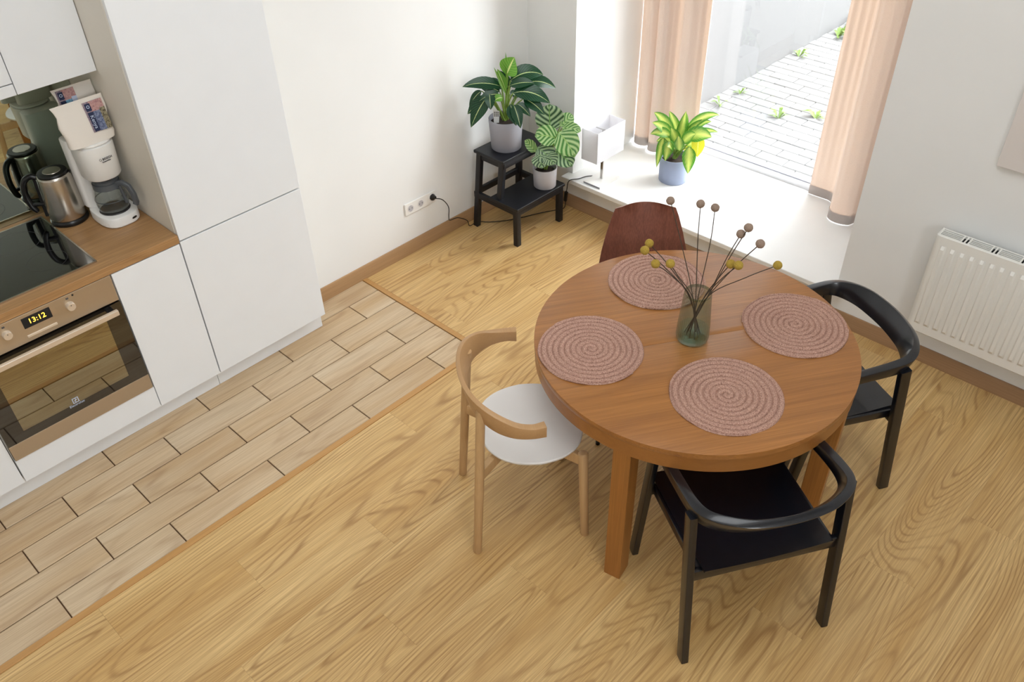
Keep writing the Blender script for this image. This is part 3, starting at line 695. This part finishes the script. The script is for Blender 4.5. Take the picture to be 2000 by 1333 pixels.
for i, (zx, zy, kind, lb) in enumerate(fl_):
    U_, V_ = 1160+zx*.2475, 370+zy*.2475
    best = None
    for k in range(-24, 25):
        d = k*.01; P = on_plane(U_, V_, V0+nv*d, nv); e = abs((P-V0).length-(.445+.035*(i % 2)))+abs(d)*.25
        if best is None or e < best[0]: best = (e, P)
    P = best[1]; h = P-V0
    t = thing('dried_flower', lb, 'flower', tuple(V0), 0, 'dried ball flowers in the vase')
    # stem: from a spot on the vase floor, leaning on the rim, to the head
    out_ = Vector((h.x, h.y, 0)); ol = out_.length
    rim_r = min(.036, ol*(VH/max(.2, h.z))*.9+.006); od = out_.normalized()
    foot = Vector((-od.x*.025+.006*math.sin(i*2.1), -od.y*.025+.006*math.cos(i*2.1), .002)); rim = Vector((od.x*rim_r, od.y*rim_r, VH-.02)) if ol > .01 else Vector((0, 0, VH-.02))
    side = Vector((-od.y, od.x, 0))*random.uniform(-.015, .015)
    mid = rim*.45+h*.55+side+Vector((0, 0, .012))
    end = h-(h-mid).normalized()*.010
    if (end-mid).length < .05: mid = rim*.7+h*.3
    tube('stem', catmull([foot, rim, mid, end], 6), .0017, 'stem_dry', t, 5)
    hd_ = link('head', icom[kind], 'flower_backlit' if kind == 'grey' else 'flower_yellow', t); hd_.location = h; hd_.rotation_euler = (i, i*2, 0)

# ================================================================== CHAIRS
# --- pale wooden chair with a white seat
O = (1.5975, -2.0905); ang = math.atan2(.81, .587)
t = thing('wooden_chair', 'pale wooden chair with curved half-ring backrest and white seat', 'chair', (O[0], O[1], 0), ang)
# local: +x forward, +y to the chair's left
path, secs = [], []
ctrl = [(.250, .258, .662, .016, .024), (.205, .262, .663, .014, .023), (.15, .250, .668, .012, .029), (.095, .216, .680, .010, .041), (.05, .162, .691, .009, .048), (.022, .09, .696, .0085, .050), (.012, 0, .697, .0085, .050)]
ctrl = ctrl+[(x, -y, z, a, b_) for x, y, z, a, b_ in ctrl[-2::-1]]
cp = catmull([(c_[0], c_[1], c_[2]) for c_ in ctrl], 5)
ca = catmull([(c_[3], c_[4], 0) for c_ in ctrl], 5)
sweep('backrest', cp, [tilt(rrect(max(a.x, .006), a.y, .0035, 2), .22*max(0, (a.y-.024)/.026)) for a in ca], 'beech_ring', t)
for s in (1, -1):
    tube('leg', [(0, s*.202, 0.0), (.0, s*.202, .004), (.022, s*.186, .30), (.050, s*.158, .695)], [.0145, .016, .0175, .0165], 'beech', t, 16)
    tube('leg', [(.42, s*.202, 0.0), (.42, s*.202, .004), (.402, s*.196, .446), (.4015, s*.1955, .451)], [.0145, .016, .0185, .014], 'beech', t, 16)
    for z in (.655, .62):
        sc_ = lathe('screw_cap', [(.0045, 0), (.0045, .002), (0, .002)], 10, 'steel_warm', t); sc_.data.transform(basis((.060, s*.150, z+.03), (.7, -s*.7, 0), (0, 0, 1)))
    beam('cross_rail', (.025, s*.185, .398), (.395, -s*.185, .412), .011, .024, 'beech', t, up=(0, 0, 1), r=.003) if s > 0 else beam('cross_rail', (.025, s*.185, .398), (.395, -s*.185, .409), .0112, .0235, 'beech', t, up=(0, 0, 1), r=.003)
so = []
for k in range(64):
    a = 2*PI*k/64; c_, s_ = math.cos(a), math.sin(a); x = abs(c_)**(2/2.6)*math.copysign(1, c_); y = abs(s_)**(2/2.6)*math.copysign(1, s_)
    so.append((.247+.190*x, y*(.212-.022*(x < 0)*abs(x)-.012*(x > 0)*x)))
rows_ = []
cxs, cys = .247, 0
prof = [(.96, .434), (.985, .436), (1, .441), (1, .446), (.985, .4495), (.93, .4495), (.8, .447), (.6, .444), (.3, .442)]
vs, fs = [], []; n = 64
for k_, z in prof: vs += [(cxs+(x-cxs)*k_, y*k_, z) for x, y in so]
for j in range(len(prof)-1):
    for i in range(n): k = (i+1) % n; fs.append((j*n+i, j*n+k, (j+1)*n+k, (j+1)*n+i))
fs += [tuple(range(n))[::-1], tuple((len(prof)-1)*n+i for i in range(n))]
mesh('seat', vs, fs, 'seat_white', t, autos=40)
# --- black armchair: wrap-around top rail, slanted legs, plywood seat
def ring_z(x): return .697-.13*max(x, 0)
def black_chair(loc, rz, label):
    t = thing('armchair', label, 'chair', loc, rz, group='black wooden armchairs')
    pts = [(.44, .241), (.34, .247), (.22, .2515), (.135, .2525), (.080, .245), (.034, .220), (-.002, .170), (-.024, .10), (-.034, 0)]
    hh = [.018, .0185, .020, .023, .028, .034, .039, .042, .043]
    tw = [.015, .0155, .016, .0165, .0165, .0155, .0145, .0135, .013]
    fi = [0, 0, .02, .10, .22, .36, .48, .56, .58]
    P_ = []
    for (x, y), h_, f_ in zip(pts, hh, fi):
        k = h_*math.sin(f_)*.8; P_.append((x+k*(1 if x < .06 else .2), y-k*(.5 if y > .15 else 0), ring_z(x)-h_*math.cos(f_)))
    P_ += [(x, -y, z) for x, y, z in P_[-2::-1]]
    A = [(a, b_, f_) for a, b_, f_ in zip(tw, hh, fi)]; A += A[-2::-1]
    cp = catmull(P_, 6); ca = catmull(A, 6)
    sweep('top_rail', cp, [tilt(rrect(a.x, a.y, .004, 2), a.z) for a in ca], 'black_wood', t)
    for s in (1, -1):
        beam('leg', (.0, s*.2615, 0), (.092, s*.2650, .650), .013, .021, 'black_wood', t, up=(1, 0, 0), r=.004)
        beam('leg', (.463, s*.2615, 0), (.385, s*.2605, .615), .012, .020, 'black_wood', t, up=(1, 0, 0), r=.004)
        beam('side_rail', (.062, s*.226, .403), (.408, s*.230, .409), .011, .018, 'black_wood', t, up=(0, 0, 1), r=.003)
    beam('rear_rail', (.057, -.250, .392), (.057, .250, .392), .010, .024, 'black_wood', t, up=(0, 0, 1), r=.003)
    beam('front_rail', (.415, -.250, .398), (.415, .250, .398), .010, .018, 'black_wood', t, up=(0, 0, 1), r=.003)
    # gently dished plywood seat
    vs, fs = [], []; nx, ny = 10, 9
    for side in (0, 1):
        for i in range(nx+1):
            for j in range(ny+1):
                x = .030+.425*i/nx; y = (-1+2*j/ny)*(.222+.012*i/nx); k = abs(-1+2*j/ny)
                z = .424+.010*k*k-.010*math.sin(PI*i/nx)+.004*(i/nx)-(.010 if side else 0)
                vs.append((x, y, z))
    m_ = (nx+1)*(ny+1); id_ = lambda i, j, s: s*m_+i*(ny+1)+j
    for i in range(nx):
        for j in range(ny): fs += [(id_(i, j, 0), id_(i+1, j, 0), id_(i+1, j+1, 0), id_(i, j+1, 0)), (id_(i, j, 1), id_(i, j+1, 1), id_(i+1, j+1, 1), id_(i+1, j, 1))]
    for i in range(nx): fs += [(id_(i, 0, 0), id_(i, 0, 1), id_(i+1, 0, 1), id_(i+1, 0, 0)), (id_(i, ny, 0), id_(i+1, ny, 0), id_(i+1, ny, 1), id_(i, ny, 1))]
    for j in range(ny): fs += [(id_(0, j, 0), id_(0, j+1, 0), id_(0, j+1, 1), id_(0, j, 1)), (id_(nx, j, 0), id_(nx, j, 1), id_(nx, j+1, 1), id_(nx, j+1, 0))]
    mesh('seat', vs, fs, 'black_wood', t, autos=40)
    return t
ch = black_chair((2.728, -1.828, 0), math.atan2(.529, -.849), 'black wooden armchair at the front, pushed under the table nearest the viewer')
dup(ch, (2.521, -.733, 0), math.radians(-122), 'black wooden armchair between the table and the radiator')
# --- brown plywood shell chair behind the table
fa = math.radians(-47); fd = Vector((math.cos(fa), math.sin(fa), 0))
RB = Vector((1.478, -.868, 0))
t = thing('shell_chair', 'reddish brown plywood shell chair behind the table', 'chair', (RB.x, RB.y, 0), fa)
# profile: x forward, z up ; widths
pr = [(-.012, .808, .100), (-.010, .803, .128), (.000, .77, .142), (.018, .70, .164), (.040, .62, .184), (.060, .55, .196), (.085, .48, .200), (.125, .437, .203), (.19, .425, .210), (.29, .430, .212), (.40, .440, .205), (.455, .437, .195), (.475, .425, .175)]
vs, fs = [], []; ny = 10
for side in (0, 1):
    for i, (x, z, w) in enumerate(pr):
        a = pr[max(0, i-1)]; b_ = pr[min(len(pr)-1, i+1)]; tx, tz = b_[0]-a[0], b_[1]-a[1]; l = math.hypot(tx, tz); nx_, nz_ = -tz/l, tx/l
        if nz_ < 0 and i > 6: nx_, nz_ = -nx_, -nz_
        for j in range(ny+1):
            s = -1+2*j/ny; curl = .030*s*s*(1 if i < 8 else .4); th = .009 if side else 0
            top = .018*(1-s*s) if i < 2 else 0
            vs.append((x+nx_*(curl-th), s*w, z+nz_*(curl-th)+top))
m_ = len(pr)*(ny+1); id_ = lambda i, j, s: s*m_+i*(ny+1)+j
for i in range(len(pr)-1):
    for j in range(ny): fs += [(id_(i, j, 0), id_(i+1, j, 0), id_(i+1, j+1, 0), id_(i, j+1, 0)), (id_(i, j, 1), id_(i, j+1, 1), id_(i+1, j+1, 1), id_(i+1, j, 1))]
    for j in (0, ny): fs.append((id_(i, j, 0), id_(i, j, 1), id_(i+1, j, 1), id_(i+1, j, 0)))
for j in range(ny):
    for i in (0, len(pr)-1): fs.append((id_(i, j, 0), id_(i, j+1, 0), id_(i, j+1, 1), id_(i, j, 1)))
mesh('seat_shell', vs, fs, 'walnut', t, autos=35)
for s in (1, -1):
    for x0, x1, w0 in ((.22, .615, .212), (.15, .09, .20)):
        lg_ = tube('leg', [(x0+(.06 if x1 > .3 else 0), s*.11, .412), (x0+(x1-x0)*.25, s*.145, .390), (x1, s*w0, .012)], [.008, .008, .007], 'black_metal', t, 10)
        tube('foot_cap', [(x1, s*w0, .0), (x1, s*w0, .016)], .0095, 'black_plastic', lg_, 12)
boxes('mounting_plate', [(.13, .33, -.12, .12, .402, .414)], 'black_metal', t, bev=.003)

# ================================================================== STEP STOOL
t = thing('step_stool', 'black painted wooden step stool in the corner carrying two plants', 'step stool', (.2, -.37, 0), world=True)
YL, YRr = -.565, -.168
box('top_board', .092, .322, YL+.008, -.185, .482, .500, 'black_stool', t, bev=.003)
box('step_board', .215, .434, YL-.004, YRr+.004, .232, .250, 'black_stool', t, bev=.003)
S = 'black_stool'
for s, y_t, y_b in ((0, YL+.035, YL+.018), (1, -.212, YRr-.016)):
    beam('leg', (.078, y_b, 0), (.118, y_t, .482), .017, .014, S, t, up=(0, 1, 0), r=.002, a1=.017, b1=.014)
    beam('leg', (.274, (y_t+y_b)/2+(.0), .250), (.292, y_t, .482), .017, .014, S, t, up=(0, 1, 0), r=.002)
    beam('leg', (.408, y_b, 0), (.408, y_b, .232), .016, .016, S, t, up=(0, 1, 0), r=.002)
    yy = y_b-.008 if s == 0 else y_b+.008
    beam('side_rail', (.075, y_b+(.004 if s == 0 else -.004), .212), (.425, y_b+(.002 if s == 0 else -.002), .212), .010, .019, S, t, up=(0, 0, 1), r=.002)
    beam('top_rail', (.105, y_t, .462), (.31, y_t, .462), .009, .019, S, t, up=(0, 0, 1), r=.002)
beam('back_rail', (.096, YL+.03, .235), (.096, -.20, .235), .010, .018, S, t, up=(0, 0, 1), r=.002)
beam('front_apron', (.302, YL+.03, .462), (.302, -.205, .462), .009, .019, S, t, up=(0, 0, 1), r=.002)
beam('step_apron', (.415, YL+.014, .214), (.415, YRr-.012, .214), .009, .017, S, t, up=(0, 0, 1), r=.002)

# ================================================================== PLANTS
def leaf(parent, base, tip, width, arch, nrm, mat, curl=.15, a=.8, p=.85, wav=0, name='leaf'):
    base, tip = Vector(base), Vector(tip); L = (tip-base).length; nrm = Vector(nrm).normalized()
    ctl = (base+tip)/2+Vector((0, 0, 1))*arch*L
    nr_, nc = 10, 6; vs, fs, uvs = [], [], []
    for i in range(nr_+1):
        t_ = i/nr_; P = base*(1-t_)**2+ctl*2*t_*(1-t_)+tip*t_*t_
        T = ((ctl-base)*(1-t_)+(tip-ctl)*t_).normalized()
        S_ = T.cross(nrm)
        if S_.length < .1: S_ = T.cross(Vector((.3, .2, 1)))
        S_.normalize(); Nn = S_.cross(T)
        w = width*.5*max(.0, math.sin(PI*min(1, max(0, t_))**a))**p
        for j in range(nc+1):
            s = -1+2*j/nc
            vs.append(P+S_*w*s+Nn*(abs(s)*w*curl+wav*width*math.sin(t_*9+s*2)*abs(s))); uvs.append((t_, (s+1)/2))
    for i in range(nr_):
        for j in range(nc): k = i*(nc+1)+j; fs.append((k, k+1, k+nc+2, k+nc+1))
    me = bpy.data.meshes.new(name); me.from_pydata([tuple(v_) for v_ in vs], [], fs); ul = me.uv_layers.new(name='UVMap')
    for lp in me.loops: ul.data[lp.index].uv = uvs[lp.vertex_index]
    return link(name, me, mat, parent, True)
WK = {'A': 1.22, 'B': 1.12, 'C': 1.25}
def plant(name_key, name, label, cat, base, pot, rp, rt, hp, potmat, potlabel, zo, zs, specs, crown_z, petm, dz=0):
    """pot is a part; specs: (bx,by,tx,ty,w_px,depth_base,depth_tip,arch,mat,curl) in crop pixels"""
    base = Vector(base); n = Vector((CAM.x-base.x, CAM.y-base.y, 0)).normalized()
    t = thing(name, label, cat, tuple(base), world=True)
    pt_ = lathe('pot', [(0, .0006), (rp-.003, .0006), (rp, .004), (rt, hp-.003), (rt-.002, hp), (rt-.006, hp-.001), (rt-.008, hp-.03), (0, hp-.03)], 56, potmat, t, tuple(base), 40)
    pt_['label'] = potlabel
    vs, fs = [], []
    sl = lathe('soil', [(rt-.0085, hp-.029), (rt*.6, hp-.018), (rt*.3, hp-.014), (0, hp-.012)], 32, 'soil', t, tuple(base), 60)
    crown = base+Vector((0, 0, crown_z))
    for q in specs:
        bx, by, tx, ty, wpx, d0, d1, arch, mat, curl = q[:10]
        B = on_plane(zo[0]+bx*zs, zo[1]+by*zs, base+n*d0, n); Tp = on_plane(zo[0]+tx*zs, zo[1]+ty*zs, base+n*d1, n)
        w = wpx*zs*(B-CAM).length/F*WK.get(name_key, 1)
        hint = (n*.75+Vector((0, 0, .75))) if len(q) < 11 else Vector(q[10])
        kw = q[11] if len(q) > 11 else {}
        lf = leaf(t, B, Tp, w, arch, hint, mat, curl, **kw)
        st = crown+Vector((random.uniform(-.012, .012), random.uniform(-.012, .012), -.012))
        md = st*.45+B*.55; md.z = max(md.z, st.z*.4+B.z*.6)+.01
        tube('stalk', catmull([st, md, B], 4), [.0042]*4+[.0036]*4+[.0026], petm, lf, 6)
    return t
D, Yg = 'leaf_dark', 'leaf_young'
spA = [(645, 335, 740, 130, 190, 0, .03, .05, Yg, .25), (690, 400, 1075, 335, 165, 0, -.02, .32, D, .12), (880, 425, 1220, 490, 120, -.03, -.06, .25, D, .15), (680, 460, 970, 430, 100, .03, .04, .15, D, .2),
       (720, 545, 1155, 665, 165, .04, .07, .30, D, .12), (840, 610, 1090, 800, 120, .05, .09, .22, D, .15), (590, 470, 135, 475, 120, 0, .02, .20, D, .18), (570, 530, 330, 465, 120, -.04, -.08, .15, D, .15),
       (440, 575, 235, 945, 150, .02, .05, .20, D, .15), (430, 610, 195, 790, 120, 0, .0, .18, D, .15), (450, 560, 465, 740, 100, .06, .09, .25, D, .15), (360, 520, 215, 700, 75, -.02, -.03, .20, D, .2),
       (690, 675, 760, 925, 120, .07, .11, .18, D, .15), (730, 680, 812, 955, 110, .08, .12, .18, D, .15), (770, 670, 925, 818, 85, .06, .09, .2, D, .15), (640, 520, 540, 265, 75, .02, .0, .05, Yg, .5), (680, 500, 575, 285, 90, .0, -.02, .05, D, .4),
       (700, 440, 1000, 360, 90, -.05, -.12, .3, D, .15), (600, 500, 400, 400, 90, -.05, -.10, .25, D, .15), (560, 560, 330, 640, 100, .03, .05, .25, D, .15), (760, 560, 1010, 640, 110, -.02, -.04, .3, D, .15), (640, 560, 500, 245, 30, .03, .02, .02, Yg, .6), (660, 470, 637, 70, 26, 0, .0, .02, Yg, .6), (600, 600, 500, 640, 80, .05, .08, .25, Yg, .2), (690, 560, 780, 600, 80, -.05, -.08, .3, D, .2)]
pA = plant('A', 'potted_plant', 'dark green leafy plant in a grey pot on top of the step stool', 'plant', (.2065, -.41, .500), 0, .084, .094, .175, 'pot_grey', 'matte grey cylindrical pot', (880, 90), .1688, spA, .16, 'stem_green')
LS, LL = 'leaf_stripe', 'leaf_stripe_light'
rd = dict(a=.9, p=.55, wav=.02)
# all in the crop with origin (880,90), scale .1688
def z6(x, y): return (x*.1875+880-880)/.1688, (y*.1875+240-90)/.1688
spB = [(1150, 985, 1140, 670, 290, -.03, -.06, .05, LS, .1), (1270, 930, 1420, 800, 150, -.03, -.06, .1, LL, .15), (1240, 1075, 975, 1045, 210, .02, .05, .18, LL, .12), (1250, 1000, 1440, 1285, 260, .03, .08, .18, LL, .1), (1290, 950, 1510, 985, 120, 0, .02, .15, LL, .15)]
for a, b_, c_, d_, w_, d0, d1, ar, mt, cu in ((900, 260, 1070, 420, 190, .02, .07, .18, LS, .12), (930, 330, 950, 478, 170, .05, .09, .15, LS, .12), (1080, 290, 1270, 455, 200, .01, .06, .18, LS, .12), (885, 305, 770, 185, 95, .03, .05, .15, LL, .3), (960, 250, 1060, 330, 150, -.04, -.05, .15, LS, .12), (1000, 330, 1080, 440, 150, .05, .08, .15, LS, .12)):
    p0 = z6(a, b_); p1 = z6(c_, d_); spB.append((p0[0], p0[1], p1[0], p1[1], w_*1.11, d0, d1, ar, mt, cu))
spB = [q+(None, rd) for q in spB]
spB = [q[:10]+((.6, -.6, .6), rd) for q in spB]
pB = plant('B', 'potted_plant', 'round striped-leaf plant in a small pale pot on the stool step', 'plant', (.360, -.258, .250), 0, .064, .070, .118, 'pot_light', 'small pale grey pot', (880, 90), .1688, spB, .11, 'stem_green')
C_, Yl = 'leaf_lime', 'leaf_yellow'
spC = [(1235, 560, 1335, 150, 85, 0, -.02, .05, C_, .3), (1200, 430, 985, 165, 95, -.02, -.03, .25, C_, .15), (1195, 450, 965, 275, 95, .02, .04, .25, C_, .15), (1170, 420, 945, 400, 90, .04, .06, .3, C_, .15), (1090, 440, 1012, 765, 70, .05, .07, .25, C_, .2), (1160, 480, 1105, 695, 100, .07, .10, .25, C_, .15),
       (1240, 520, 1170, 330, 95, .03, .04, .1, C_, .2), (1270, 480, 1345, 180, 80, -.02, -.05, .1, C_, .2), (1310, 420, 1610, 265, 70, -.02, -.04, .3, C_, .2), (1310, 400, 1695, 195, 80, -.03, -.07, .38, C_, .2), (1330, 440, 1612, 435, 140, .02, .03, .28, C_, .15), (1470, 420, 1452, 655, 110, .03, .05, .12, Yl, .15), (1370, 540, 1352, 835, 115, .07, .11, .15, C_, .15),
       (1300, 560, 1440, 660, 90, -.04, -.06, .3, Yl, .2), (1190, 540, 1060, 360, 90, -.05, -.08, .2, C_, .15), (1260, 450, 1150, 150, 80, -.05, -.09, .15, C_, .2), (1290, 500, 1440, 400, 100, .04, .07, .25, C_, .15), (1210, 560, 1130, 540, 90, .06, .10, .3, C_, .15), (1260, 580, 1250, 420, 90, .05, .06, .1, C_, .25), (1330, 520, 1500, 560, 90, -.02, -.03, .35, C_, .15), (1220, 500, 1010, 480, 80, -.03, -.06, .35, C_, .2), (1310, 460, 1680, 380, 60, .0, -.01, .3, C_, .2)]
pC = plant('C', 'potted_plant', 'lime green variegated plant in a blue-grey pot on the window sill', 'plant', (.838, .335, ZS), 0, .083, .087, .150, 'pot_blue', 'blue-grey cylindrical pot', (1100, 190), .18, spC, .14, 'stem_green')
# care tag in the big pot
nA = Vector((CAM.x-.2065, CAM.y+.41, 0)).normalized()
pt = on_plane(880+530*.1688, 90+812*.1688, Vector((.2065, -.41, .5))+nA*.030, nA)
tg = mesh('care_tag', [(-.014, 0, -.042), (.014, 0, -.042), (.0175, 0, .030), (-.017, 0, .038), (-.014, .0008, -.042), (.014, .0008, -.042), (.0175, .0008, .030), (-.017, .0008, .038)], [(0, 1, 2, 3), (7, 6, 5, 4), (0, 4, 5, 1), (1, 5, 6, 2), (2, 6, 7, 3), (3, 7, 4, 0)], 'tag', None)
tg.data.transform(basis((0, 0, 0), RT, (-nA.x, -nA.y, 0)))
tg.location = pt; tag(tg, 'white plant care tag stuck in the soil of the grey pot', 'plant tag')
for i in range(3):
    for j in range(3):
        m4 = basis((0, 0, 0), RT, (-nA.x, -nA.y, 0)); cc = m4 @ Vector((-.009+.009*i, -.0007, .002+.010*j))
        bb = boxmesh('tag_print', -.003, .003, -.0003, .0003, -.0033, .0033); bb.transform(m4); o = link('tag_print', bb, 'grey_print', tg); o.location = cc

# ================================================================== TABLE LAMP, CORD, SOCKETS
LXc, LYc = .533, .048
t = thing('table_lamp', 'small table lamp with a white box shade on the window sill', 'lamp', (LXc, LYc, ZS), world=True)
box('base', .470, .596, -.043, .140, ZS+.0004, ZS+.012, 'white_plastic', t, bev=.001)
box('base_edge', .474, .592, -.0438, -.0428, ZS+.002, ZS+.0105, 'pot_grey', t)
box('post', LXc-.009, LXc+.009, LYc-.004, LYc+.004, ZS+.012, .54, 'chrome', t, bev=.001)
x0, x1, y0, y1 = .476, .590, -.075, .170
boxes('shade', [(x0, x0+.003, y0, y1, .387, .572), (x1-.003, x1, y0, y1, .387, .572), (x0+.003, x1-.003, y0, y0+.003, .387, .572), (x0+.003, x1-.003, y1-.003, y1, .387, .572)], 'shade_fabric', t)
boxes('shade_frame', [(x0+.003, x1-.003, LYc-.003, LYc+.003, .535, .539)], 'chrome', t)
lathe('bulb', [(0, 0), (.012, .0), (.013, .02), (.028, .05), (.026, .07), (.012, .085), (0, .088)], 20, 'white_plastic', t, (LXc, LYc+.04, .43))
# lamp cord: plug at the wall, down to the floor, behind the stool, up over the sill edge
cord_pts = [(.030, -.815, .278), (.060, -.785, .268), (.055, -.74, .20), (.045, -.735, .13), (.035, -.72, .095), (.036, -.66, .085), (.050, -.60, .045), (.055, -.585, .0035), (.060, -.52, .0035), (.12, -.47, .0035), (.20, -.36, .0035), (.27, -.20, .0035), (.33, -.09, .0035), (.365, -.085, .03), (.383, -.095, .10), (.392, -.098, .17), (.398, -.085, .2215), (.425, -.03, .2215), (.44, .02, .2215), (.47, .06, .2205)]
cd = thing('lamp_cord', 'thin black lamp cord running from the wall socket to the lamp', 'cord', (.03, -.815, 0), world=True)
tube('cable', catmull(cord_pts, 5), .0026, 'cord_black', cd, 6)
lathe('plug', [(.0, 0), (.019, 0), (.0195, .006), (.016, .014), (.008, .024), (.005, .034), (0, .034)], 24, 'black_plastic', cd).data.transform(Matrix.Translation((.0085, -.815, .278)) @ Matrix.Rotation(PI/2-.35, 4, 'Y'))
beam('inline_switch', (.378, -.095, .085), (.391, -.101, .150), .010, .008, 'black_plastic', cd, up=(0, 1, 0), r=.004)
so_ = thing('socket_panel', 'white triple wall socket low on the left wall', 'socket', (0, -.90, .24), world=True)
box('frame', .0003, .0085, -1.013, -.789, .240, .312, 'white_plastic', so_, bev=.003)
for yy in (-.976, -.9015, -.827):
    c1 = lathe('socket', [(.0235, .0), (.0235, .0015), (.021, .0015), (.0205, .0006), (0, .0006)], 28, 'white_plastic', so_); c1.data.transform(Matrix.Translation((.0085, yy, .276)) @ Matrix.Rotation(PI/2, 4, 'Y'))
    if yy < -.85:
        c2 = lathe('socket_well', [(.0185, .0), (.0185, .0005), (0, .0005)], 24, 'pot_light', c1); c2.data.transform(Matrix.Translation((.0093, yy, .276)) @ Matrix.Rotation(PI/2, 4, 'Y'))
        for s in (-1, 1):
            c3 = lathe('pin_hole', [(.0028, .0), (.0028, .0004), (0, .0004)], 8, 'dark_gap', c1); c3.data.transform(Matrix.Translation((.0099, yy+.0095*s, .276)) @ Matrix.Rotation(PI/2, 4, 'Y'))

# ================================================================== RADIATOR, WALL PANEL
t = thing('radiator', 'white panel radiator with vertical ribs under the wall panel', 'radiator', (2.95, -.06, .21), world=True)
RX0, RX1, RZ0, RZ1, RY = 2.442, 3.60, .212, .712, -.104
# front panel with pressed ribs
vs, fs = [], []; pit = .0405; xs_ = [RX0, RX0+.022]; ys_ = [0, 0]; x = RX0+.022
k = 0
while x+pit < RX1-.02:
    for f_, d_ in ((.10, 0), (.24, .009), (.58, .009), (.72, 0)): xs_.append(x+pit*f_); ys_.append(d_)
    x += pit
xs_.append(RX1); ys_.append(0)
zr = [RZ0, RZ0+.004, RZ0+.045, RZ0+.060, RZ1-.060, RZ1-.045, RZ1-.004, RZ1]
dep = [.003, 0, 0, 1, 1, 0, 0, .003]
for zi, (z, d_) in enumerate(zip(zr, dep)):
    for x, yd in zip(xs_, ys_): vs.append((x, RY-(yd*d_ if d_ == 1 else 0)+(d_ if d_ < 1 else 0), z))
nX = len(xs_)
for j in range(len(zr)-1):
    for i in range(nX-1): fs.append((j*nX+i, j*nX+i+1, (j+1)*nX+i+1, (j+1)*nX+i))
fp = mesh('front_panel', vs, fs, 'radiator_white', t, autos=25)
sm = fp.modifiers.new('thick', 'SOLIDIFY'); sm.thickness = .0015; sm.offset = -1
box('back_panel', RX0+.01, RX1-.01, -.042, -.034, RZ0+.02, RZ1-.02, 'radiator_white', t)
box('side_cover', RX0-.002, RX0+.0005, RY+.003, -.032, RZ0+.01, RZ1, 'radiator_white', t, bev=.0005)
box('core_shade', RX0+.004, RX1-.004, -.0985, -.0425, RZ0+.03, RZ1-.012, 'dark_gap', t)  # black filler box, paints the shade seen through the grille slots
# top grille: groups of long slots and pairs of cross bars
gz = RZ1-.003
x = RX0+.004; gi = 0
boxes('grille_frame', [(RX0, RX1, RY+.002, RY+.010, gz-.002, gz+.002), (RX0, RX1, -.042, -.034, gz-.002, gz+.002)], 'radiator_white', t)
while x < RX1-.05:
    w = .088
    for yy in (-.0905, -.0785, -.0665, -.0545): boxes('grille_bar', [(x, min(x+w, RX1), yy-.0021, yy+.0021, gz-.002, gz+.0015)], 'radiator_white', t)
    for xx in (x-.003, x+w-.002, x+w+.0125):
        boxes('grille_bar', [(xx, xx+.0062, RY+.010, -.042, gz-.0021, gz+.0019)], 'radiator_white', t)
    x += w+.030
for xx in (RX0+.15, RX1-.15): box('bracket', xx-.01, xx+.01, -.036, -.0005, RZ0+.1, RZ1-.1, 'radiator_white', t)
tag(box('wall_panel', 2.547, 3.25, -.024, -.0008, 1.037, 1.75, 'panel_face', bev=.002), 'blank pale panel hung on the wall above the radiator', 'panel')

# ================================================================== CURTAINS
def curtain(label, plan, z0, z1, n=8, hem=.055):
    t = thing('curtain', label, 'curtain', (plan[0][0], plan[0][1], z0), group='beige window curtains', world=True)
    pts = catmull([(x, y, 0) for x, y in plan], n); vs, fs = [], []; zs_ = [z0, z0+hem, z0+hem+.003, z0+.3, z0+.8, z0+1.5, z1]
    m_ = len(pts); cxm = sum(p.x for p in pts)/m_; cym = sum(p.y for p in pts)/m_
    def grid(zlist, off):
        vs, fs = [], []
        for z in zlist:
            for i, p in enumerate(pts):
                k = (z-z0)/(z1-z0); nx_ = pts[min(m_-1, i+1)]-pts[max(0, i-1)]; nn = Vector((-nx_.y, nx_.x, 0)).normalized()
                vs.append((p.x+nn.x*off, p.y+nn.y*off+.012*math.sin(i*.8+k*3)*k, z))
        for j in range(len(zlist)-1):
            for i in range(m_-1): fs.append((j*m_+i, j*m_+i+1, (j+1)*m_+i+1, (j+1)*m_+i))
        return vs, fs
    v_, f_ = grid(zs_, 0); o = mesh('drape', v_, f_, 'curtain', t, True)
    v_, f_ = grid([z0+.0002, z0+hem], .0022); mesh('hem', v_, f_, 'curtain', t, True)
    v_, f_ = grid([z0+.0002, z0+hem], -.0022); mesh('hem', v_, f_, 'curtain', t, True)
curtain('beige curtain at the left of the window behind the lamp', [(.357, .60), (.395, .55), (.44, .540), (.475, .56), (.485, .60), (.495, .56), (.515, .525), (.545, .515), (.57, .53), (.58, .57), (.60, .60), (.635, .575), (.66, .545), (.70, .55), (.735, .60), (.76, .63), (.795, .61), (.81, .585)], ZS+.012, 2.45)
curtain('beige curtain at the right of the window beside the wall corner', [(1.512, .700), (1.555, .700), (1.60, .702), (1.64, .700), (1.675, .67), (1.70, .60), (1.715, .54), (1.745, .512), (1.79, .508), (1.835, .525), (1.85, .56), (1.86, .62), (1.88, .65), (1.905, .62), (1.92, .57), (1.95, .55), (1.98, .57), (2.0, .62)], ZS+.004, 2.45)
for o in bpy.data.objects:
    if '_w' in o: del o['_w']
